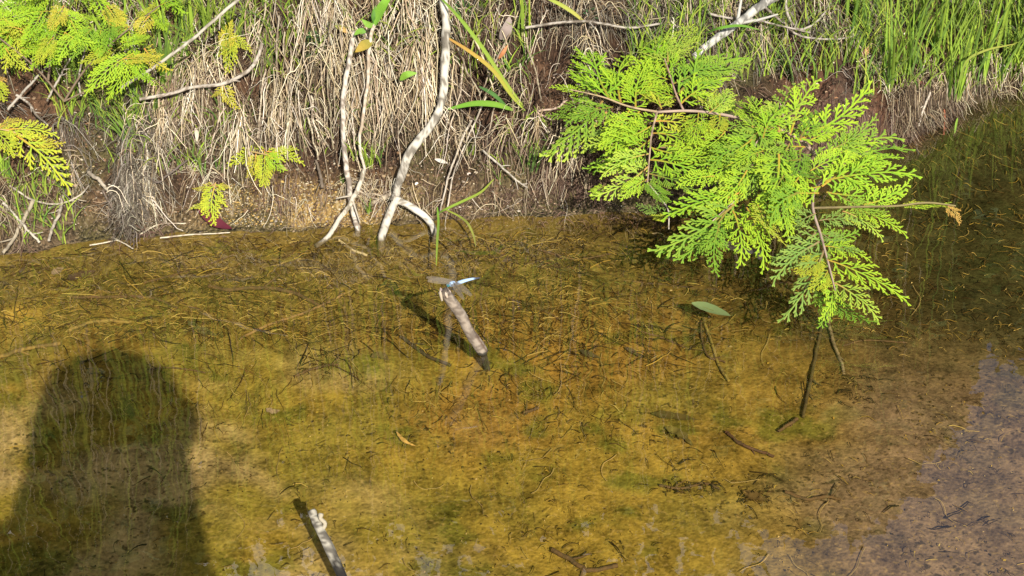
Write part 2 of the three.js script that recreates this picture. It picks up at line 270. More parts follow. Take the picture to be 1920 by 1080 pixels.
thatch('dry_grass', 'pale tangled dead grass stems matted over the earth bank', [
  [-1000, -900, 2800, -150, 2600, 0, 1.5, 0.08, 0.25, 0.0026, 'straw', 0.04, 0.03],
  [-1000, -150, -200, 480, 900, 0, 1.3, 0.06, 0.18, 0.0018, 'straw', 0.03, 0.02],
  [-300, -200, 2200, 40, 2500, 0, 1.4, 0.05, 0.16, 0.0016, 'straw', 0.03, 0.02],
  [300, -20, 2000, 60, 900, 0, 1.5, 0.05, 0.14, 0.0014, 'grey', 0.03, 0.02],
  [490, -40, 850, 170, 1500, 0.05, 0.5, 0.07, 0.22, 0.0017, 'straw', 0.024, 0.02],
  [640, 60, 860, 250, 620, 0.1, 1.1, 0.05, 0.17, 0.0013, 'straw', 0.02, 0.02],
  [520, 130, 700, 230, 260, 0.0, 0.45, 0.05, 0.16, 0.0013, 'straw', 0.016, 0.014],
  [300, 150, 590, 290, 950, -0.15, 0.8, 0.05, 0.16, 0.0015, 'straw', 0.02, 0.02],
  [280, 60, 500, 200, 420, 0.2, 1.2, 0.05, 0.15, 0.0013, 'pink', 0.02, 0.02],
  [100, 220, 330, 380, 520, 0.1, 1.6, 0.04, 0.13, 0.0013, 'grey', 0.02, 0.02],
  [-200, 240, 160, 420, 560, 0.1, 1.3, 0.05, 0.16, 0.0016, 'straw', 0.02, 0.02],
  [-200, 100, 300, 240, 420, 0.0, 1.8, 0.05, 0.15, 0.0013, 'grey', 0.015, 0.02],
  [850, 0, 1120, 200, 950, -0.2, 1.5, 0.03, 0.13, 0.0012, 'pink', 0.016, 0.014],
  [860, 140, 1060, 310, 520, -0.3, 0.9, 0.05, 0.16, 0.0015, 'pink', 0.018, 0.016],
  [1080, 0, 1640, 170, 1500, 0, 1.8, 0.04, 0.14, 0.0013, 'grey', 0.022, 0.018],
  [1080, 120, 1500, 330, 900, 0.1, 1.4, 0.03, 0.10, 0.0011, 'pink', 0.012, 0.01],
  [1560, 120, 1960, 180, 420, 0, 1.3, 0.04, 0.11, 0.0012, 'straw', 0.02, 0.018],
  [560, 180, 1050, 370, 900, 0.0, 1.5, 0.015, 0.06, 0.0008, 'root', 0.006, 0.006],
  [100, 300, 1100, 395, 320, 0.0, 1.8, 0.03, 0.11, 0.0010, 'bright', 0.02, 0.016],
  [100, 230, 560, 400, 500, 0.0, 1.7, 0.02, 0.08, 0.0010, 'pink', 0.012, 0.012],
  [560, 200, 1050, 350, 260, 0.0, 1.7, 0.02, 0.08, 0.0009, 'bright', 0.012, 0.012],
  [100, 240, 560, 400, 240, 0.0, 1.7, 0.02, 0.09, 0.0010, 'bright', 0.015, 0.012],
  [660, 260, 1050, 350, 190, 0.0, 1.1, 0.03, 0.10, 0.0011, 'pink', 0.008, 0.008],
  [330, 270, 700, 360, 240, 0.0, 1.3, 0.03, 0.09, 0.0010, 'pink', 0.006, 0.006],
  [-100, 300, 1300, 400, 520, 0.0, 1.6, 0.02, 0.07, 0.0009, 'pink', 0.008, 0.008],
  [490, -60, 860, 170, 520, 0.03, 0.5, 0.08, 0.24, 0.0021, 'bright', 0.05, 0.03],
  [500, -20, 860, 240, 420, 0.05, 1.3, 0.05, 0.16, 0.0014, 'bright', 0.045, 0.03],
  [290, 110, 600, 290, 420, -0.15, 0.8, 0.05, 0.16, 0.0017, 'bright', 0.045, 0.028],
  [850, -20, 1110, 300, 380, -0.35, 1.3, 0.05, 0.16, 0.0016, 'bright', 0.045, 0.03],
  [-100, 230, 330, 410, 150, 0.1, 1.6, 0.04, 0.14, 0.0016, 'bright', 0.04, 0.028],
  [1080, -20, 1640, 170, 420, 0.0, 2.2, 0.04, 0.13, 0.0014, 'bright', 0.04, 0.028],
  [-200, -60, 500, 120, 380, 0.0, 2.0, 0.05, 0.14, 0.0014, 'bright', 0.04, 0.028],
  [1600, 110, 1960, 185, 220, 0.0, 1.5, 0.04, 0.11, 0.0014, 'bright', 0.03, 0.02],
  [640, 240, 900, 340, 110, 0.0, 1.2, 0.04, 0.13, 0.0013, 'bright', 0.03, 0.02],
  [-100, 410, 470, 455, 160, 0.3, 1.8, 0.02, 0.07, 0.0010, 'root', 0.006, 0.006],
  [400, 385, 1250, 428, 300, 0.6, 2.0, 0.01, 0.06, 0.0009, 'root', 0.008, 0.008],
  [-100, 400, 1250, 440, 150, 1.2, 2.0, 0.02, 0.07, 0.0009, 'straw', 0.008, 0.008],
], 11);
tag(thatch('hanging_roots', 'fine reddish brown roots hanging over the undercut bank edge beside the cypress', [
  [1480, 195, 1720, 250, 1100, 0.05, 0.35, 0.03, 0.09, 0.0011, 'root', 0.006, 0.004],
  [1690, 180, 1790, 225, 420, 0.05, 0.5, 0.03, 0.10, 0.0010, 'pink', 0.01, 0.008],
  [1040, 240, 1140, 370, 600, 0.0, 0.8, 0.02, 0.07, 0.0008, 'root', 0.006, 0.005],
], 12), null, 'roots');
{ // short green grass growing thinly through the thatch
  const b = new Buf(), r = rng(21);
  for (const [x0, y0, x1, y1, n, l0, l1] of [[-1000, -900, 2800, -60, 2600, 0.08, 0.28], [-1000, -60, -200, 440, 400, 0.05, 0.15],[-200, -60, 520, 150, 1000, 0.04, 0.13], [480, -20, 1000, 160, 380, 0.03, 0.10], [200, 200, 480, 330, 120, 0.03, 0.08], [500, 60, 1000, 300, 120, 0.02, 0.06], [-60, 330, 140, 460, 160, 0.03, 0.08], [1180, -20, 1640, 150, 700, 0.03, 0.12], [1600, -60, 2150, 180, 1300, 0.05, 0.16], [640, 200, 720, 320, 40, 0.03, 0.07], [930, 220, 1040, 320, 60, 0.02, 0.06], [100, 120, 330, 260, 200, 0.04, 0.11]])
    for (let k = 0; k < n; k++) {
      const p = hit(lerp(x0, x1, r()), lerp(y0, y1, r())), L = lerp(l0, l1, r()), a = r() * 6.28, le = 0.2 + 0.6 * r(), pts = [];
      for (let s = 0; s <= 5; s++) { const t = s / 5; pts.push(V(p.x + Math.cos(a) * L * le * t * t, p.y + L * t * (1 - 0.35 * le * t), p.z + Math.sin(a) * L * le * t * t)); }
      const c = jit(PAL.green[Math.floor(r() * 4)], r), w = 0.0009 + 0.0012 * r();
      b.strip(pts, t => w * (1 - t * t), V(Math.sin(a) * 0.3, 0.3, 1).normalize(), c);
    }
  tag(b.mesh('grass', M.leaf), 'thin green grass growing sparsely through the dead thatch', 'grass', null, 'stuff');
}
{ // grit and pebbles at the waterline
  const b = new Buf(), r = rng(31), ico = new THREE.IcosahedronGeometry(1, 0).attributes.position;
  for (const [x0, y0, x1, y1, n, s0, s1, pal] of [[-100, 370, 1200, 440, 1500, 0.0012, 0.0042, 0], [380, 340, 720, 425, 1300, 0.0014, 0.0045, 1], [-100, 180, 1150, 400, 5200, 0.0014, 0.0075, 2], [1080, 300, 1500, 400, 700, 0.0012, 0.004, 0]])
    for (let k = 0; k < n; k++) {
      const p = hit(lerp(x0, x1, r()), lerp(y0, y1, r())), s = lerp(s0, s1, r() * r() * r()), q = r();
      const c = jit(pal === 2 ? (q < 0.45 ? [0.05, 0.028, 0.016] : q < 0.8 ? [0.11, 0.062, 0.033] : q < 0.95 ? [0.19, 0.13, 0.075] : [0.3, 0.25, 0.18]) : pal ? (q < 0.6 ? [0.28, 0.18, 0.05] : [0.30, 0.25, 0.16]) : q < 0.4 ? [0.16, 0.115, 0.07] : q < 0.9 ? [0.08, 0.05, 0.028] : [0.28, 0.25, 0.2], r, 0.3);
      const e = new THREE.Euler(r() * 6, r() * 6, r() * 6), w = V(), f = b.n, sx = s * (0.7 + 0.6 * r()), sy = s * 0.6;
      for (let v = 0; v < ico.count; v++) { w.fromBufferAttribute(ico, v).applyEuler(e); b.v(p.x + w.x * sx, p.y + w.y * sy + s * 0.2, p.z + w.z * s, c); b.i.push(f + v); }
    }
  tag(b.mesh('gravel', M.stone), 'coarse sandy grit along the foot of the bank at the waterline', 'gravel', null, 'stuff');
}
{ // crumbs of leaf, bark and broken stem lying on the bare earth of the bank
  const b = new Buf(), r = rng(35);
  for (let k = 0; k < 9000; k++) {
    const p = hit(lerp(-150, 2000, r()), lerp(-40, 425, r())); if (p.y < 0.004) continue;
    const L = 0.002 + 0.010 * r() * r() * r(), a = r() * 6.28, t = V(Math.cos(a), (r() - 0.4) * 0.9, Math.sin(a)).normalize(), n = V(r() - 0.5, 1, 0.4 + r() * 0.6).normalize(), q = r(), w = L * (0.12 + 0.3 * r());
    const c = jit(q < 0.4 ? [0.06, 0.034, 0.02] : q < 0.65 ? [0.14, 0.075, 0.035] : q < 0.85 ? [0.26, 0.19, 0.11] : [0.40, 0.34, 0.24], r, 0.35);
    p.y += 0.001 + 0.003 * r(); b.strip([p, p.clone().addScaledVector(t, L * 0.5).add(V(0, L * 0.12, 0)), p.clone().addScaledVector(t, L)], f => w * (1 - 0.5 * Math.abs(2 * f - 1)), n, c, 0.3);
  }
  tag(b.mesh('leaf_litter', M.dry), 'crumbs of dead leaf and bark scattered over the bare earth of the bank', 'litter', null, 'stuff');
}
{ // litter on the pond bed: rotting fibres, flakes and crumbs
  const b = new Buf(), r = rng(41);
  const bed = (x0, y0, x1, y1, n, l0, l1, rad, dark, th, sp, wob = 1.2) => {
    for (let k = 0; k < n; k++) {
      const p = hit(lerp(x0, x1, r()), lerp(y0, y1, r())), d = r() < dark, pc = d ? PAL.dark : PAL.ochre;
      if (H(p.x, p.z) > -0.004 || (p.z > -2.0 && noise(p.x * 5, p.z * 6, 9.9) < -0.25 + 0.5 * r())) continue;
      strand(b, p, th + (r() + r() - 1) * sp, lerp(l0, l1, r() * r()), rad * (0.5 + r()), pc[Math.floor(r() * pc.length)], r, 0.003, 0.003, 5, wob);
    }
  };
  bed(-150, 440, 1100, 640, 5200, 0.015, 0.07, 0.0007, 0.42, 1.2, 1.9);
  bed(1050, 400, 2000, 640, 1700, 0.015, 0.06, 0.0007, 0.5, 0.6, 1.9);
  bed(1700, 200, 2000, 420, 420, 0.02, 0.08, 0.0009, 0.4, 0.2, 0.9);
  bed(-150, 620, 2050, 1130, 2300, 0.008, 0.05, 0.0007, 0.4, 0.6, 2.4, 0.8);
  bed(-100, 440, 1300, 700, 520, 0.05, 0.17, 0.0011, 0.8, 1.2, 1.5, 0.45); bed(1000, 420, 1950, 1080, 110, 0.03, 0.08, 0.0011, 0.85, 0.6, 2.2, 0.6); bed(0, 660, 1000, 1080, 50, 0.02, 0.07, 0.0010, 0.9, 0.6, 2.2, 0.6);
  for (const [x, y, w, h, n] of [[1265, 790, 46, 40, 90], [1290, 915, 50, 16, 60], [680, 938, 40, 14, 50], [385, 622, 34, 14, 40], [600, 696, 40, 12, 36], [1108, 668, 30, 18, 40], [1412, 932, 30, 14, 40], [1600, 730, 40, 30, 40], [150, 700, 60, 40, 50], [930, 470, 80, 20, 90], [1260, 520, 120, 40, 120]]) bed(x - w, y - h, x + w, y + h, n, 0.008, 0.035, 0.0010, 1, 1.2, 1.8, 1.0);
  bed(300, 560, 1250, 800, 900, 0.03, 0.10, 0.0007, 0.15, 0.2, 0.9);
  for (let k = 0; k < 7500; k++) {                  // flakes
    const p = hit(lerp(-100, 2020, r()), lerp(420, 1120, r())); if (p.y > -0.004 || noise(p.x * 6, p.z * 7, 4.9) < -0.3 + 0.7 * r()) continue;
    const s = 0.0012 + 0.0042 * r() * r() * r(), a = r() * 6.28, c = jit(r() < 0.55 ? PAL.dark[Math.floor(r() * 3)] : r() < 0.7 ? [0.18, 0.12, 0.02] : [0.26, 0.2, 0.09], r), f = b.n;
    const q = [[0, 0, 0.0016], [1, 0, 0], [0.2, 0.5, 0.002], [-0.9, 0.1, 0.001], [-0.1, -0.6, 0.001]];
    for (const [u, v, h] of q) b.v(p.x + s * (u * Math.cos(a) - v * Math.sin(a)), p.y + 0.001 + h, p.z + s * (u * Math.sin(a) + v * Math.cos(a)), c);
    b.i.push(f, f + 2, f + 1, f, f + 3, f + 2, f, f + 4, f + 3, f, f + 1, f + 4);
  }
  tag(b.mesh('submerged_litter', M.wet), 'brown and ochre plant fibres and flakes rotting on the pond bed', 'litter', null, 'stuff');
}

const atH = (px, py, h) => { const q = ray(px, py); return q.multiplyScalar((CAM_H - h) / -q.y).add(camera.position); };
// ------------------------------------------------------------------ bare stems, roots and sticks
const bark = (light, dark, k, seed) => { light = light[0] > 0.4 ? light.map(v => v * 0.78) : light; return (t, w, x, y, z) => {       // pale bark with dark scars and rings
  const n = noise(x * 50 + seed, y * 50, z * 50), m = noise(x * 150, y * 260 + seed, z * 150), q = noise(seed + t * 34, seed * 3.1), q2 = noise(seed * 2 + t * 120, 1.7), s = sm(0.06, 0.34, n * 0.75 + m * 0.85 + q * 0.35 + q2 * 0.3 + k + 0.02);
  const c = mix3(light, dark, s * 0.9), f = 1 + 0.22 * m; return [c[0] * f, c[1] * f, c[2] * f];
}; };
const rough = (r0, r1, k = 0.12, seed = 1) => (t, w, p) => lerp(r0, r1, t) * (1 + k * noise(p.x * 30 + seed, p.y * 30, p.z * 30 + Math.cos(w) * 0.6) + 0.4 * k * noise(t * 11, w, seed));
const WHITE = [0.47, 0.43, 0.35], SCAR = [0.075, 0.062, 0.045], GREY = [0.40, 0.36, 0.31], DUN = [0.20, 0.145, 0.10];
{
  const base = P(740, 385, 0.02), t = thing('pale_sapling', base, 'thick white barked stem with dark scars, forking into two feet at the waterline', 'sapling');
  const pts = [[760, -640, 0.62], [790, -330, 0.36], [826, -60, 0.10], [834, 30, 0.085], [835, 110, 0.075], [831, 180, 0.065], [808, 235, 0.055], [772, 280, 0.05], [756, 320, 0.04], [746, 350, 0.032], [740, 378, 0.026]].map(a => PL(...a));
  new Buf().tube(curve(pts, 90).map((p, k) => p.clone().add(V(0.0035 * noise(k * 0.16, 3.1), 0.002 * noise(k * 0.2, 8.1), 0))), rough(0.0094, 0.0092, 0.25, 3), 14, (() => { const a = bark(WHITE, SCAR, 0.08, 2), b = bark([0.27, 0.245, 0.2], [0.07, 0.058, 0.042], 0.22, 12); return (q, w, x, y, z) => mix3(a(q, w, x, y, z), b(q, w, x, y, z), sm(0.72, 0.84, q + 0.1 * noise(w, q * 9))); })()).mesh('stem', M.wood, t);
  new Buf().tube(curve([[746, 368, 0.027], [733, 396, 0.024], [722, 425, 0.014], [716, 446, 0.0]].map(a => PL(...a)).concat([V(0, -0.05, 0.01).add(PL(714, 456, 0))]), 24), rough(0.0088, 0.0085, 0.15, 5), 10, (q, w, x, y, z) => y < 0.006 ? [0.07, 0.055, 0.03] : bark([0.46, 0.42, 0.34], [0.13, 0.10, 0.07], 0.05, 6)(q, w, x, y, z)).mesh('root', M.wood, t);
  new Buf().tube(curve([[738, 374, 0.026], [757, 380, 0.03], [776, 391, 0.03], [797, 406, 0.024], [809, 420, 0.016], [813, 436, 0.004]].map(a => PL(...a)).concat([V(0, -0.05, 0.01).add(PL(814, 440, 0))]), 26), rough(0.0082, 0.0062, 0.15, 7), 10, (q, w, x, y, z) => y < 0.006 ? [0.06, 0.05, 0.03] : bark([0.50, 0.46, 0.38], [0.12, 0.10, 0.07], 0.02, 8)(q, w, x, y, z)).mesh('root', M.wood, t);
}
function stick(name, label, cat, pts, r0, r1, light, dark, k = 0.05, group, seg = 8, wetBelow = -1) {
  const c = curve(pts, Math.max(18, pts.length * 10)), ks = pts[0].x * 91 + pts[0].z * 37; c.forEach((p, k) => { const e = Math.min(1, k / 4) * r0 * 1.1; const u = k / c.length * 4; p.x += e * (0.9 * noise(u * 0.8, ks) + 0.5 * noise(u * 4, ks + 9)); p.y += e * 0.4 * noise(u * 1.1, ks + 5); p.z += e * 0.5 * noise(u * 3, ks + 7); });
  const b = new Buf(), f = bark(light, dark, k + 0.04, pts[0].x * 31), q = rough(r0, r1, 0.14, pts[0].x * 17);
  b.tube(c, q, seg, (t, w, x, y, z) => y < wetBelow ? mix3(f(t, w, x, y, z), [0.05, 0.042, 0.028], 0.75) : f(t, w, x, y, z));
  if (!group && r0 > 0.0019 && name !== 'pale_sapling') { const g = rng(Math.abs(Math.round(ks * 1000))); for (let n = 0; n < 1 + Math.floor(g() * 3); n++) {   // broken side shoots
    const k = Math.floor(c.length * (0.2 + 0.65 * g())), d = c[Math.min(k + 1, c.length - 1)].clone().sub(c[k - 1]).normalize(), o = V().crossVectors(d, V(0, 0.8, 0.6)).multiplyScalar(g() < 0.5 ? 1 : -1).addScaledVector(d, 0.5 + g()).add(V(0, 0.2 * g(), 0)).normalize(), l = r0 * (2 + 9 * g());
    b.tube([c[k], c[k].clone().addScaledVector(o, l * 0.5).add(V(0, (g() - 0.5) * l * 0.2, 0)), c[k].clone().addScaledVector(o, l)], [r0 * 0.55, r0 * 0.42, r0 * 0.25], 5, mix3(light, dark, 0.35)); } }
  return tag(b.mesh(name, M.wood), label, cat, group);
}
const L3 = (l, lift) => l.map(([a, b, c]) => PL(a, b, c ?? lift));
stick('pale_sapling', 'slim upright grey stem behind the crossing stick, its foot standing in the water', 'sapling', L3([[664, 60, 0.06], [652, 120, 0.055], [645, 180, 0.045], [643, 240, 0.04], [647, 300, 0.035], [655, 350, 0.03], [662, 395, 0.02], [668, 428, 0.004]]).concat([V(0, -0.05, 0).add(PL(669, 440, 0))]), 0.0053, 0.0063, [0.38, 0.335, 0.27], [0.10, 0.075, 0.055], 0.10, null, 10, 0.004);
stick('pale_sapling', 'thin pale stem bearing green leaves at its top, left of the white forked stem', 'sapling', L3([[704, 40, 0.10], [694, 90, 0.085], [688, 150, 0.06], [682, 210, 0.05], [676, 270, 0.035], [684, 320, 0.015]]), 0.0042, 0.0032, [0.46, 0.40, 0.31], [0.2, 0.15, 0.1], 0.02);
stick('dead_stick', 'short grey stick slanting across the slim upright stem down into the water', 'stick', L3([[683, 318, 0.045], [674, 352, 0.042], [656, 384, 0.036], [634, 412, 0.025], [614, 443, 0.004]]).concat([B(590, 468, 0.008)]), 0.0052, 0.0050, [0.33, 0.29, 0.225], [0.11, 0.09, 0.06], 0.06, null, 10, 0.002);
stick('dead_stick', 'short stub of dead wood between the two white stems at the water\'s edge', 'stick', L3([[734, 362, 0.02], [716, 372, 0.012], [694, 384, 0.006]]), 0.005, 0.006, [0.30, 0.25, 0.18], [0.12, 0.09, 0.06], 0.05);
stick('bare_twig', 'long straight pale twig leaning over the yellow green cypress at top left', 'twig', [PL(462, -14, 0.22), PL(380, 56, 0.19), PL(300, 118, 0.15), PL(226, 166, 0.09)], 0.0036, 0.0032, [0.31, 0.28, 0.22], [0.13, 0.11, 0.08], -0.05);
stick('bare_twig', 'brown forked twig lying on the dead grass below the long straight twig', 'twig', L3([[262, 186, 0.05], [320, 176, 0.05], [362, 163, 0.05], [410, 158, 0.05], [452, 143, 0.05], [476, 122, 0.05], [492, 82, 0.05]]), 0.0036, 0.0042, [0.30, 0.26, 0.21], [0.11, 0.085, 0.06], 0.05);
stick('bare_branch', 'mottled white branch reaching out of the top edge above the green cypress', 'branch', [PL(1300, 108, 0.03), PL(1336, 78, 0.05), PL(1378, 48, 0.07), PL(1420, 20, 0.1), PL(1450, -4, 0.13), PL(1490, -50, 0.18)], 0.0085, 0.0105, [0.42, 0.40, 0.35], [0.075, 0.07, 0.06], 0.12, null, 12);
for (const [label, pts, r0, r1] of [
  ['crooked grey twig crossing beneath the mottled white branch', [[1330, 26], [1370, 34], [1420, 38], [1470, 50], [1520, 62]], 0.003, 0.002],
  ['dark forked twig on the ground just right of the mottled white branch', [[1470, -20], [1478, 30], [1500, 56], [1530, 40], [1560, 6]], 0.004, 0.0022],
  ['grey twig curving down the bank right of the mottled white branch', [[1432, 12], [1470, 44], [1496, 66], [1560, 74], [1610, 64]], 0.0034, 0.002],
  ['bent buff twig lying level over brown litter between stem and cypress', [[985, 52], [1040, 44], [1100, 40], [1125, 44], [1180, 52], [1240, 44]], 0.0032, 0.0026],
  ['thin grey twig leaning up out of the shade under the left cypress', [[152, 180], [148, 150], [156, 110], [165, 70]], 0.0022, 0.0018],
  ['grey twig with a short fork in the shade under the left cypress', [[88, 190], [104, 160], [118, 132], [132, 108]], 0.0026, 0.0018],
  ['whitish twig sloping across the shade at the left edge', [[14, 206], [40, 176], [72, 140], [96, 116]], 0.003, 0.002],
  ['short crooked twig below the shade at far left', [[30, 178], [52, 192], [66, 214], [90, 236]], 0.003, 0.0022],
]) stick('bare_twig', label, 'twig', L3(pts, 0.05), r0, r1, [0.25, 0.22, 0.18], [0.075, 0.058, 0.04], 0.08, null, 7);
for (const [label, pts, r0, r1, c] of [
  ['bent dead stalk dipping into the water at the far left corner of the bank', [[62, 376], [44, 410], [30, 440], [4, 474]], 0.0045, 0.0035, [0.30, 0.25, 0.17]],
  ['pale straight stalk reaching from the left grass down into the water', [[6, 380], [30, 405], [50, 430], [74, 454]], 0.003, 0.0026, [0.44, 0.39, 0.30]],
  ['forked brown stalk standing at the water\'s edge left of the grey root clump', [[118, 366], [112, 400], [100, 424], [92, 452]], 0.0038, 0.003, [0.34, 0.29, 0.22]],
  ['long arched straw stem looping above the grey root clump', [[272, 260], [276, 300], [258, 336], [232, 350], [204, 346]], 0.0022, 0.0016, [0.55, 0.49, 0.38]],
  ['low arching stem sweeping across the bank at far left', [[18, 348], [60, 374], [110, 382], [150, 366], [166, 348]], 0.0024, 0.0016, [0.42, 0.36, 0.27]],
  ['dark thin stick lying down the bank beside the grey root clump', [[192, 356], [210, 388], [226, 418], [240, 440]], 0.002, 0.0016, [0.16, 0.12, 0.09]],
  ['fallen grey stick in front of the small yellow cypress sprig', [[352, 300], [312, 330], [296, 342], [266, 320]], 0.0022, 0.0016, [0.13, 0.10, 0.08]],
  ['stout dead root with a knob above the grey root clump', [[166, 322], [186, 340], [204, 356], [224, 384]], 0.0045, 0.003, [0.33, 0.28, 0.21]],
  ['long slanting straw stalk right of the white forked stem', [[884, 226], [856, 290], [838, 340], [824, 400]], 0.0028, 0.0018, [0.42, 0.36, 0.28]],
  ['second slanting straw stalk crossing right of the white forked stem', [[912, 180], [872, 270], [850, 330], [838, 388]], 0.0022, 0.0016, [0.48, 0.41, 0.32]],
  ['dead stalk angled down to the right above the dark green tuft', [[905, 282], [940, 312], [968, 338], [990, 352]], 0.0026, 0.0016, [0.46, 0.41, 0.33]],
  ['dark peg like stub standing in bare soil left of the upright stem', [[592, 300], [600, 330], [604, 352]], 0.0026, 0.004, [0.15, 0.115, 0.08]],
  ['pinkish dead stem under the left end of the cypress branch', [[1064, 186], [1046, 202], [1010, 210], [1036, 226]], 0.003, 0.002, [0.42, 0.30, 0.22]],
  ['thin red brown stalk dipping into the water under the tall grass', [[1770, 206], [1771, 228], [1770, 252]], 0.0022, 0.0016, [0.33, 0.11, 0.05]],
  ['pale drooping root standing out of the undercut below the tall grass', [[1744, 172], [1736, 192], [1728, 214], [1722, 236]], 0.0032, 0.0022, [0.48, 0.41, 0.32]],
]) stick('dead_stalk', label, 'stalk', L3(pts, 0.02), r0, r1, c.map(v => v * 0.72), mix3(c, [0.04, 0.03, 0.02], 0.75), 0.06, null, 7, 0.001);
for (const [label, pts] of [  // pale straws added in place of wet glints along the waterline
  ['pale straw added as a water glint by the dark red leaf at the left waterline', [[300, 446], [360, 440], [432, 436]]],
  ['short whitish straw standing in for a glint at the waterline below the grey root clump', [[168, 460], [196, 455], [222, 450]]],
  ['added straw standing in for a glint, slanting out from the left waterline', [[212, 446], [232, 456], [250, 466]]],
  ['pale straw added as a glint at the waterline right of the grey root clump', [[262, 440], [300, 430], [350, 424]]],
]) stick('glint_straw', label, 'straw', pts.map(([a, b]) => { const p = atH(a, b, 0.004); p.y = Math.max(p.y, H(p.x, p.z) + 0.003); return p; }), 0.0018, 0.0013, [0.36, 0.31, 0.22], [0.16, 0.12, 0.08], 0, null, 6);
{ // dead stalks hanging down the bank, all alike
  const r = rng(61);
  for (const [x0, y0, x1, y1] of [[498, 0, 470, 150], [520, 30, 500, 260], [548, 90, 540, 300], [575, 80, 590, 230], [530, 60, 545, 250], [600, 20, 612, 240], [625, 50, 632, 250], [712, 60, 690, 200], [724, 120, 700, 260], [760, 60, 735, 210], [778, 20, 790, 190], [742, 170, 738, 320], [610, 110, 626, 280], [560, 150, 535, 285], [500, 130, 480, 260], [455, 190, 470, 300], [440, 120, 400, 250], [420, 200, 380, 300], [575, 210, 590, 300], [812, 60, 778, 180], [870, 120, 850, 250], [858, 90, 905, 190], [960, 60, 905, 180], [585, 180, 592, 262], [666, 250, 676, 330], [880, 60, 930, 170], [984, 70, 1016, 190], [950, 130, 916, 250]]) {
    const pts = []; let ox = 0;
    for (let k = 0; k <= 5; k++) { const t = k / 5; ox += (r() - 0.5) * 9; pts.push(PL(lerp(x0, x1, t) + ox, lerp(y0, y1, t), 0.028 + 0.018 * r())); }
    const q = 0.0014 + 0.0013 * r();
    stick('hanging_stalk', 'pale dead stalk hanging straight down the bank among the matted dead grass', 'stalk', pts, q, q * 0.7, jit([0.30, 0.25, 0.17], r, 0.4), [0.10, 0.07, 0.045], 0.05, 'dead stalks hanging down the bank', 5);
  }
}
// broken stick that the dragonfly sits on
const TIP = atH(833, 546, 0.150), FOOT = atH(905, 660, 0);
{
  const pts = [TIP, V().lerpVectors(TIP, FOOT, 0.33).add(V(0.003, 0, 0)), V().lerpVectors(TIP, FOOT, 0.7).add(V(-0.001, 0, 0)), FOOT, FOOT.clone().add(V(0.006, -0.035, -0.004)), FOOT.clone().add(V(0.012, -0.075, -0.006))];
  const t = thing('broken_stick', FOOT, 'peeled pinkish broken stick standing out of the pond, with the dragonfly on its top', 'stick');
  const f = bark([0.205, 0.168, 0.130], [0.085, 0.066, 0.05], 0.08, 4);
  new Buf().tube(curve(pts, 60), (q, w, p) => (p.y < 0 ? 0.0062 : lerp(0.0096, 0.0108, q)) * (1 + 0.12 * noise(p.x * 70, p.y * 50, Math.cos(w)) + 0.10 * noise(q * 9, Math.cos(w) * 1.3, 2)), 14, (q, w, x, y, z) => y < 0.006 ? [0.025, 0.022, 0.015] : Math.cos(w - 0.6 - 0.5 * noise(q * 6, 1.2)) > 0.965 && q > 0.25 ? [0.07, 0.045, 0.03] : f(q, w, x, y, z)).mesh('stick_wood', M.wood, t);
  const b = new Buf();                              // frayed, paler top
  for (let k = 0; k < 7; k++) { const a = k * 0.9 + 0.3 * (k % 3), q = [0.9, 0.5, 1, 0.3, 0.7, 0.45, 0.8][k], o = V(Math.cos(a) * 0.0088, 0, Math.sin(a) * 0.0088); b.tube([TIP.clone().add(o).add(V(0.002, -0.016 * q, 0)), TIP.clone().addScaledVector(o, 1.02), TIP.clone().addScaledVector(o, 0.9).add(V(-0.001, 0.006 * q, 0))], [0.0022, 0.0030, 0.0006], 5, jit([0.26, 0.21, 0.165], rng(k + 3), 0.25)); }
  b.mesh('splintered_end', M.wood, t);
}
{ // twig rising from the bottom edge
  const base = atH(650, 1100, 0), tip = atH(584, 958, 0.05), d = tip.clone().sub(base), t = thing('broken_twig', base, 'weathered grey twig with a stubby side shoot rising at the bottom edge', 'twig');
  const f = bark([0.27, 0.245, 0.19], [0.05, 0.043, 0.033], 0.2, 9), pts = [base.clone().addScaledVector(d, -0.5), base, base.clone().addScaledVector(d, 0.5).add(V(0.001, 0, 0)), base.clone().addScaledVector(d, 0.8), tip];
  new Buf().tube(curve(pts, 40), rough(0.0078, 0.0066, 0.25, 4), 10, (q, w, x, y, z) => q < 0.62 ? mix3([0.012, 0.010, 0.008], f(q, w, x, y, z), sm(0.34, 0.50, q + 0.10 * noise(w, q * 20)))  : f(q, w, x, y, z)).mesh('twig_wood', vmat({ roughness: 1 }), t);
  const s = base.clone().addScaledVector(d, 0.72);
  new Buf().tube(curve([s, s.clone().add(V(0.006, 0.009, -0.008)), atH(601, 972, 0.052), atH(602, 963, 0.056)], 12), [...Array(13)].map((_, k) => k > 9 ? 0.0042 : 0.0033), 8, [0.23, 0.20, 0.14]).mesh('side_shoot', M.wood, t);
}
